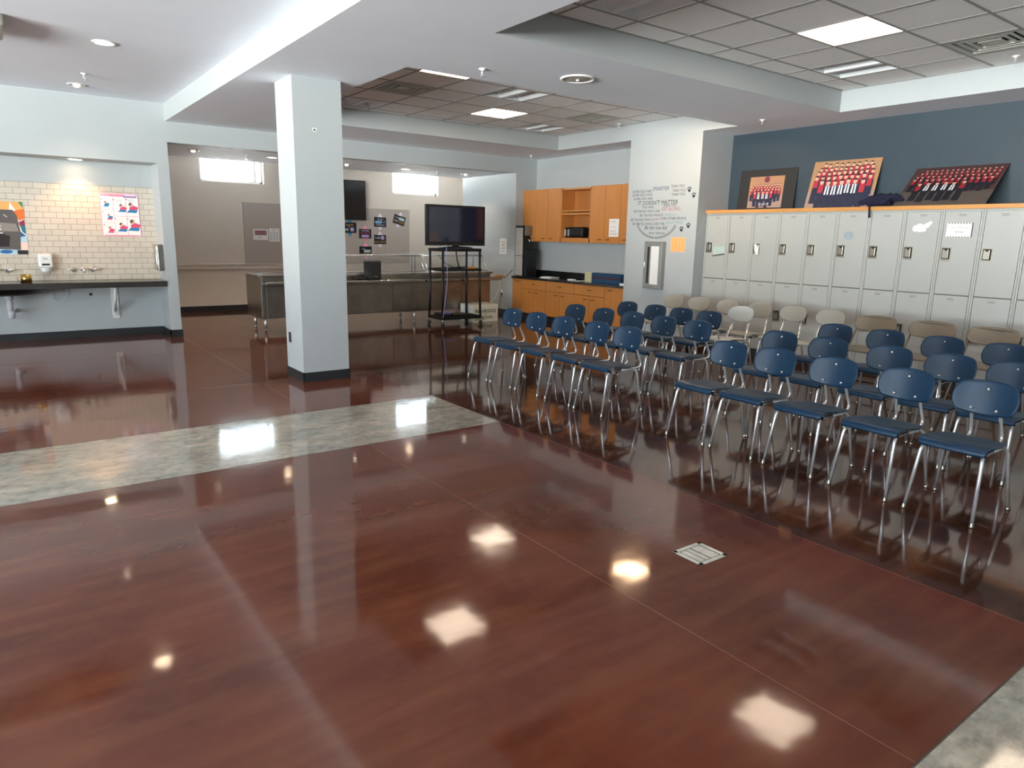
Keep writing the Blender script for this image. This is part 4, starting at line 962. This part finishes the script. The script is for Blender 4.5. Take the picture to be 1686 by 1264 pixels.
LN = ['end locker beside the pier with pale green sticker', 'grey locker next to the end one, bare door', 'grey locker with white paper stuffed in its latch', 'grey locker below the framed class photo, bare door',
      'grey locker below the gap between class photos', 'grey locker with blue scribbled circle on its door', 'grey locker under the dark hanging strap, bare door', 'grey locker with the white cloud-shaped note',
      'grey locker with the bordered white name card', 'plain grey locker just beyond the name-card one', 'grey locker cut by the picture edge', 'grey locker one beyond the picture edge', 'grey locker two beyond the picture edge', 'grey locker three beyond the picture edge']
ly = 6.485
for k in range(14): locker(ly-k*LWID, LN[k])
h = MB(); h.box(8.14, XR, ly-14*LWID, ly, 1.90, 1.945, 'wood_h', .003); tag(h.build('wooden_ledge', loc=(8.4, 4, 1.9)), 'long maple board capping the row of lockers', 'shelf board')
def note(name, label, y0, y1, z0, z1, fn, base=None, cat='note'):
    t = thing(name, label, cat, (LX-.003, (y0+y1)/2, z0))
    if base: h = MB(); h.box(LX-.0035, LX-.0008, y1, y0, z0, z1, base); h.build('sheet', t)
    p = Print((LX-.0037, y0, z0), -DY, DZ, -DX); fn(p, abs(y0-y1), z1-z0); p.build('printed_art', t)
def n1(p, w, h_): p.poly([(.01, .02), (w, .045), (w, h_), (.01, h_-.02)], 'p_mint', 1); p.poly([(0, 0), (w, .03), (w, .05), (0, .02)], 'p_grey', 2)
note('locker_sticker', 'pale green sticker with dark strip beside first latch', 6.33, 6.13, 1.31, 1.46, n1)
def n2(p, w, h_):
    for k in range(7):
        r = .055-.006*k; n = 14
        for i in range(n):
            if (i+k) % 3: a, b = 2*PI*i/n, 2*PI*(i+.8)/n; p.poly([(w/2+r*math.cos(a), h_/2+r*.9*math.sin(a)), (w/2+r*math.cos(b), h_/2+r*.9*math.sin(b)), (w/2+(r-.003)*math.cos(b), h_/2+(r-.003)*.9*math.sin(b)), (w/2+(r-.003)*math.cos(a), h_/2+(r-.003)*.9*math.sin(a))], 'p_sageblue', 1)
note('circle_scribble', 'round blue scribble on a locker door', 4.45, 4.33, 1.57, 1.67, n2, cat='drawing')
def n3(p, w, h_):
    for q_, (u, v, r) in enumerate(((.05, .04, .035), (.09, .055, .04), (.13, .05, .035), (.17, .075, .028), (.1, .03, .03), (.14, .03, .025), (.2, .1, .02))): p.disc(u*w/.23, v, r, 'paper', 1+q_, 14)
note('cloud_note', 'white cloud-shaped paper note on a locker', 3.69, 3.47, 1.66, 1.78, n3)
def n4(p, w, h_):
    p.rect(0, 0, w, h_, 'p_grey', 1)
    for i in range(9): p.rect(.0+i*w/9, 0, .014+i*w/9, h_, 'paper', 2)
    p.rect(.012, .01, w-.012, h_-.01, 'paper', 3); p.text('Happy Birthday', w/2, .095, .03, 'inkgrey', 4, 'CENTER'); p.text('to you', w/2, .05, .03, 'inkblue', 4, 'CENTER')
note('name_card_note', 'white card with dashed dark border on a locker', 3.33, 3.08, 1.61, 1.76, n4, 'paper')
t = thing('crumpled_paper', 'crumpled white paper wedged in a locker latch', 'paper', (LX-.012, 5.62, 1.4))
h = MB()
h.poly([(LX-.016, 5.66, 1.49), (LX-.022, 5.62, 1.50), (LX-.015, 5.60, 1.42), (LX-.02, 5.635, 1.38)], 'paper'); h.poly([(LX-.016, 5.60, 1.47), (LX-.024, 5.575, 1.49), (LX-.018, 5.585, 1.36), (LX-.02, 5.63, 1.36)], 'paper'); h.build('folded_sheet', t)

# class photos leaning on the blue wall
def people(p, w, h_, rows, wall, floor_, red, seedv, gown='p_navy', front=True, gl=3.2):
    rnd = random.Random(seedv)
    p.rect(0, 0, w, h_, wall, 1); p.rect(0, 0, w, h_*.36, floor_, 2)
    lay = 3
    for r, (v, n, u0, u1, s, tone) in enumerate(rows):
        for i in range(n):
            u = u0+(u1-u0)*(i+.5)/n + rnd.uniform(-.1, .1)*s; vv = v+rnd.uniform(-.15, .15)*s
            stole = tone if tone != 'mix' else ('p_white' if 1 <= i < n-1 else red)
            p.poly([(u-s*.62, vv-s*gl*(1+.1*(i % 2))), (u+s*.62, vv-s*gl*(1+.1*(i % 2))), (u+s*.5, vv-s*.4), (u-s*.5, vv-s*.4)], gown, lay+i*.15)
            if stole == red: p.poly([(u-s*.48, vv-s*1.9), (u+s*.48, vv-s*1.9), (u+s*.46, vv-s*.4), (u-s*.46, vv-s*.4)], red, lay+1+i*.15)
            else:
                for q in (-1, 1): p.poly([(u+q*s*.42, vv-s*2.1), (u+q*s*.12, vv-s*2.1), (u+q*s*.1, vv-s*.4), (u+q*s*.36, vv-s*.5)], 'p_white', lay+1+i*.15)
            p.disc(u, vv, s*.36, 'p_skin', lay+2+i*.15, 9, s*.44)
            p.poly([(u-s*.6, vv+s*.38), (u, vv+s*.24), (u+s*.6, vv+s*.38), (u, vv+s*.62)], 'p_cap', lay+3+i*.15)
        lay += 6
def leaning(label, yl, yr, zt, xb, fn, basem='p_black', shear=0, inset=None):
    # bottom edge on the locker board at x=xb, top resting on the wall
    z0 = 1.9455; x1 = XR-.004
    B = Vector((xb, yl, z0)); U = Vector((0, -1, 0)); V = Vector((x1-xb, 0, zt-z0)); H_ = V.length; V.normalize(); N = U.cross(V); w = yl-yr
    if N.x > 0: N = -N
    t = thing('class_photo', label, 'photo', (xb, (yl+yr)/2, z0))
    h = MB(); th = .006
    q = [B, B+U*w, B+U*w+V*H_, B+V*H_]; off = N*(-th)
    vs = [h.bm.verts.new(a) for a in q]+[h.bm.verts.new(a+off) for a in q]
    for f in ((0, 1, 2, 3), (7, 6, 5, 4), (0, 4, 5, 1), (1, 5, 6, 2), (2, 6, 7, 3), (3, 7, 4, 0)): h.face([vs[i] for i in f], basem)
    h.build('backing_board', t)
    iu0, iv0, iu1, iv1 = inset or (0, 0, w, H_)
    p = Print(B+U*iu0+V*iv0+N*.0005, U, V, N); fn(p, iu1-iu0, iv1-iv0); p.build('photo_print', t)
def g1(p, w, h_):
    people(p, w, h_, [(h_*.72, 10, w*.12, w*.94, w*.05, 'p_red'), (h_*.65, 10, w*.08, w*.94, w*.056, 'p_red'), (h_*.57, 9, w*.03, w*.95, w*.062, 'p_red'), (h_*.48, 5, w*.14, w*.74, w*.075, 'mix')], 'p_wall', 'p_floor', 'p_red', 1, gl=4.6)
    p.rect(0, h_*.45, w*.08, h_, 'p_wood', 2); p.rect(w*.9, h_*.6, w, h_, 'p_wood', 2); p.text('CLASS OF', w/2, h_*.08, w*.07, 'p_white', 30, 'CENTER'); p.disc(w/2, h_*.9, w*.08, 'p_hair', 2)
def g2(p, w, h_):
    people(p, w, h_, [(h_*.90, 9, w*.14, w*.9, w*.058, 'p_red'), (h_*.82, 11, w*.1, w*.93, w*.06, 'p_red'), (h_*.73, 11, w*.07, w*.95, w*.064, 'p_red'), (h_*.64, 10, w*.06, w*.94, w*.072, 'p_red'), (h_*.54, 7, w*.14, w*.86, w*.082, 'mix')], 'p_wood', 'p_floor', 'p_red', 2, gl=5.2)
def g3(p, w, h_):
    people(p, w, h_, [(h_*.90, 15, w*.12, w*.97, w*.030, 'p_dkred'), (h_*.82, 16, w*.08, w*.97, w*.032, 'p_dkred'), (h_*.73, 15, w*.05, w*.97, w*.036, 'p_dkred'), (h_*.64, 13, w*.04, w*.95, w*.042, 'p_dkred'), (h_*.53, 6, w*.12, w*.7, w*.058, 'mix')], 'p_dkwall', 'p_dkfloor', 'p_dkred', 3, gown='p_cap', gl=5)
leaning('black-matted graduation class photo leaning nearest the pier', 6.30, 5.42, 2.50, 8.58, g1, inset=(.17, .04, .70, .46))
leaning('unframed graduation class photo leaning in the middle', 5.19, 4.33, 2.54, 8.47, g2)
leaning('wide dark graduation class photo leaning farthest back', 3.92, 3.0, 2.38, 8.16, g3)
# navy cloth bundle
t = thing('knit_bundle', 'dark navy cloth bundle hanging over the locker board', 'cloth', (8.2, 4.1, 1.946))
h = MB()
rnd = random.Random(4)
for k in range(8):
    y0 = 4.26-.035*k
    h.tube([(8.12+.02*(k % 3), y0, 1.972), (8.15, y0-.04, 2.01+.03*(k % 2)), (8.20, y0-.10, 2.045+.012*(k % 3)), (8.25, y0-.05-.02*k, 1.975)], [.024, .03, .03, .024], 'navy', 8)
h.tube([(8.13, 4.29, 1.985), (8.15, 4.2, 2.01), (8.18, 4.05, 2.055), (8.2, 3.93, 2.03)], [.022, .034, .036, .022], 'navy', 10); h.tube([(8.14, 4.2, 1.975), (8.16, 4.08, 1.985), (8.19, 3.96, 1.98)], .03, 'navy', 10); h.build('folded_cloth', t)
h = MB(); h.tube([(8.13, 4.16, 1.97), (8.118, 4.16, 1.94), (8.12, 4.155, 1.88), (8.122, 4.15, 1.82)], [.010, .010, .010, .012], 'navy', 8); h.build('strap', t)

# floor box
t = thing('floor_drain', 'square metal floor box cover set in the red floor', 'floor box', (2.66, 1.995, 0))
a, b, c, d = 2.56, 2.76, 1.905, 2.085
h = MB()
for q in ((a, b, c, c+.022), (a, b, d-.022, d), (a, a+.022, c, d), (b-.022, b, c, d)): h.box(*q, .0, .004, 'drain', .001)
h.build('frame', t)
h = MB(); h.box(a+.02, b-.02, c+.02, d-.02, .0, .0012, 'dark_grime_shade'); h.build('pit', t)  # thin dark sheet paints the shade beneath the lids
for q in ((a+.03, a+.062), (a+.07, a+.098), (a+.108, b-.032)):
    h = MB(); h.box(q[0], q[1], c+.027, d-.027, .001, .0035, 'drain', .001); h.build('lid', t)
h = MB(); h.lathe((2.1, 1.38, .001), [(.004, 0), (.004, .003), (.001, .003)], 'green', 8); tag(h.build('green_crumb', loc=(2.1, 1.38, 0)), 'tiny green crumb lying on the red floor', 'crumb')

# ------------------------------------------------------------------ chairs
def student_chair(label, mt, kind):
    t = thing('school_chair', label, 'chair', (0, 0, 0), 'chairs set out in rows')
    def bl(mb, nm, par=t): mb.world = False; o = mb.build(nm); o.parent = par; return o
    s = MB()
    hw = .192 if kind == 'blue' else .185
    def seat(a, b):
        u, v = squircle(a, b, .28)
        w = hw*v*(1-.12*max(0, u)); z = .432-.020*(u+.8)-.012*(1-v*v)*(1-u*u)
        x = -.002+.205*u
        if a < -.79:
            q = (-.79-a)/.21; x = min(x, -.195)+.006*q; z = .430-.042*q-.006*v*v
        return (x, w, z)
    s.grid(seat, 10, 8, mt); s = bl(s, 'seat'); solid(s, .011, 1, 1)
    bk = MB(); zc, hx = (.64, .105) if kind == 'blue' else (.685, .095)
    bw = .176
    def back(a, b):
        u, v = squircle(a, b, .62 if kind == 'blue' else .8)
        return (.245+.035*v*0+.03*u*.8-.045*(v*v)+.0, bw*v, zc+hx*u)
    bk.grid(back, 8, 10, mt); bk = bl(bk, 'backrest'); solid(bk, .012, 1, 1)
    for (y, z) in (((0, zc+.052), (-.066, zc-.066), (.066, zc-.066)) if kind == 'blue' else ()):
        x = .245+.024*(z-zc)/hx-.045*(y/bw)**2-.016
        rv = MB(); rv.lathe((x, y, z), [(.009, .006), (.008, -.001), (.001, -.004)], 'chrome', 10, 'x'); bl(rv, 'rivet', bk)
    r = .0105
    for s_ in (-1, 1):
        # one arched side frame; front and rear legs are meshes of their own
        f = MB(); f.tube([(-.245, s_*.178, .014), (-.178, s_*.158, .36), (-.150, s_*.150, .384), (0, s_*.145, .386)], r, 'chrome', 18, fillet=.06); bl(f, 'front_leg')
        f = MB(); f.tube([(.235, s_*.198, .014), (.185, s_*.165, .36), (.155, s_*.150, .384), (0, s_*.145, .386)], r, 'chrome', 18, fillet=.06); bl(f, 'rear_leg')
        for (fx, fy) in ((-.247, s_*.179), (.237, s_*.199)):
            g = MB(); g.lathe((fx, fy, 0), [(.001, 0), (.014, 0), (.016, .006), (.012, .016), (.011, .03)], 'steel_dark', 12); bl(g, 'foot_glide')
        if kind == 'blue':
            f = MB(); f.tube([(-.06, s_*.095, .385), (.20, s_*.095, .374), (.345, s_*.085, .372), (.262, s_*.075, .55), (.246, s_*.068, .62)], r*.95, 'chrome', 18, fillet=.07); bl(f, 'back_post')
        else:
            f = MB(); f.tube([(-.04, s_*.12, .385), (.15, s_*.13, .385), (.262, s_*.10, .68)], r, 'chrome', 18, fillet=.05); bl(f, 'back_post')
        g = MB(); g.box(-.165, -.135, s_*.15-.012, s_*.15+.012, .375, .402, 'black', .003); bl(g, 'seat_spacer')
    f = MB(); f.tube([(-.05, -.145, .380), (-.05, .145, .380)], .008, 'chrome', 6); f.tube([(.1, -.145, .380), (.1, .145, .380)], .008, 'chrome', 6); bl(f, 'cross_brace')
    return t
def folding_chair(label):
    t = thing('folding_chair', label, 'chair', (0, 0, 0), 'beige metal folding chairs')
    def bl(mb, nm, par=t): mb.world = False; o = mb.build(nm); o.parent = par; return o
    s = MB(); s.box(-.25, .16, -.2, .2, .425, .448, 'fold', .012); bl(s, 'seat')
    b = MB()
    def bk(a, c):
        u, v = squircle(a, c, .6); return (.19+.03*u-.05*v*v+.012*(1-u*u)*0, .225*v, .69+.088*u)
    b.grid(bk, 8, 12, 'fold'); b = bl(b, 'backrest'); solid(b, .014, 1, 1)
    f = MB(); r = .011
    f.tube([(-.22, -.215, .012), (.06, -.215, .46), (.15, -.205, .62), (.185, -.17, .765), (.185, .17, .765), (.15, .205, .62), (.06, .215, .46), (-.22, .215, .012)], r, 'fold', 8, fillet=.06); bl(f, 'front_frame')
    for s_ in (-1, 1):
        f = MB(); f.tube([(.24, s_*.195, .012), (-.06, s_*.195, .42)], r, 'fold', 8); bl(f, 'rear_leg')
    f = MB(); f.tube([(.19, -.195, .09), (.19, .195, .09)], .008, 'fold', 6); f.tube([(-.14, -.215, .13), (-.14, .215, .13)], .008, 'fold', 6); bl(f, 'cross_bar')
    return t
rows = []
ordn = ['first', 'second', 'third', 'fourth', 'fifth']
def row(x, ys, rn, block, end='kitchen'):
    for k, y in enumerate(ys): rows.append((x, y, f'blue plastic chair, {rn}, {block} block, {ordn[k]} from the {end} end'))
row(4.36, [6.20, 5.76, 5.32, 4.84, 4.41], 'front row', 'farther')
row(4.42, [3.36, 2.95, 2.49, 2.00, 1.54], 'front row', 'nearer')
row(5.35, [6.26, 5.78, 5.32, 4.87, 4.43], 'second row', 'farther')
row(5.37, [3.52, 3.06, 2.55, 2.11, 1.71], 'second row', 'nearer')
row(6.25, [6.27, 5.81, 5.40, 4.99], 'third row', 'farther')
row(6.41, [3.575, 3.085, 2.59, 2.105], 'third row', 'nearer')
proto = student_chair('x', 'blue', 'blue'); rnd = random.Random(3)
for k, (x, y, lb) in enumerate(rows):
    if k == 0: o = proto; o.location = (x, y, 0); o['label'] = lb
    else: o = copy_tree(proto, (x+rnd.uniform(-.01, .01), y, 0), lb, rnd.uniform(-.025, .025))
    o['group'] = 'blue chairs set out in rows'
g = student_chair('single pale grey plastic chair standing among the blue third row', 'greypl', 'tan'); g.location = (6.79, 4.955, 0); g['group'] = 'pale chairs in the rows'
tn = ['tan plastic chair in the back row, beside the pier corner', 'tan plastic chair in the back row, before the first lockers', 'tan plastic chair in the back row, third from the pier',
      'tan plastic chair in the back row, fourth from the pier', 'tan plastic chair in the back row, fifth from the pier', 'tan plastic chair in the back row, next to the folding chairs']
proto = student_chair('x', 'tan', 'tan')
for k, y in enumerate([6.50, 6.07, 5.60, 5.13, 4.67, 4.20]):
    if k == 0: o = proto; o.location = (7.40, y, 0); o['label'] = tn[0]
    else: o = copy_tree(proto, (7.40+(.02 if k > 2 else 0), y, 0), tn[k], rnd.uniform(-.025, .025))
    o['group'] = 'tan plastic chairs in the back row'
fn_ = ['beige metal folding chair next to the last tan chair', 'beige metal folding chair in the middle of the three', 'beige metal folding chair cut by the picture edge']
proto = folding_chair('x')
for k, y in enumerate([3.60, 3.04, 2.50]):
    if k == 0: o = proto; o.location = (7.32, y, 0); o['label'] = fn_[0]
    else: o = copy_tree(proto, (7.32, y, 0), fn_[k], rnd.uniform(-.03, .03))
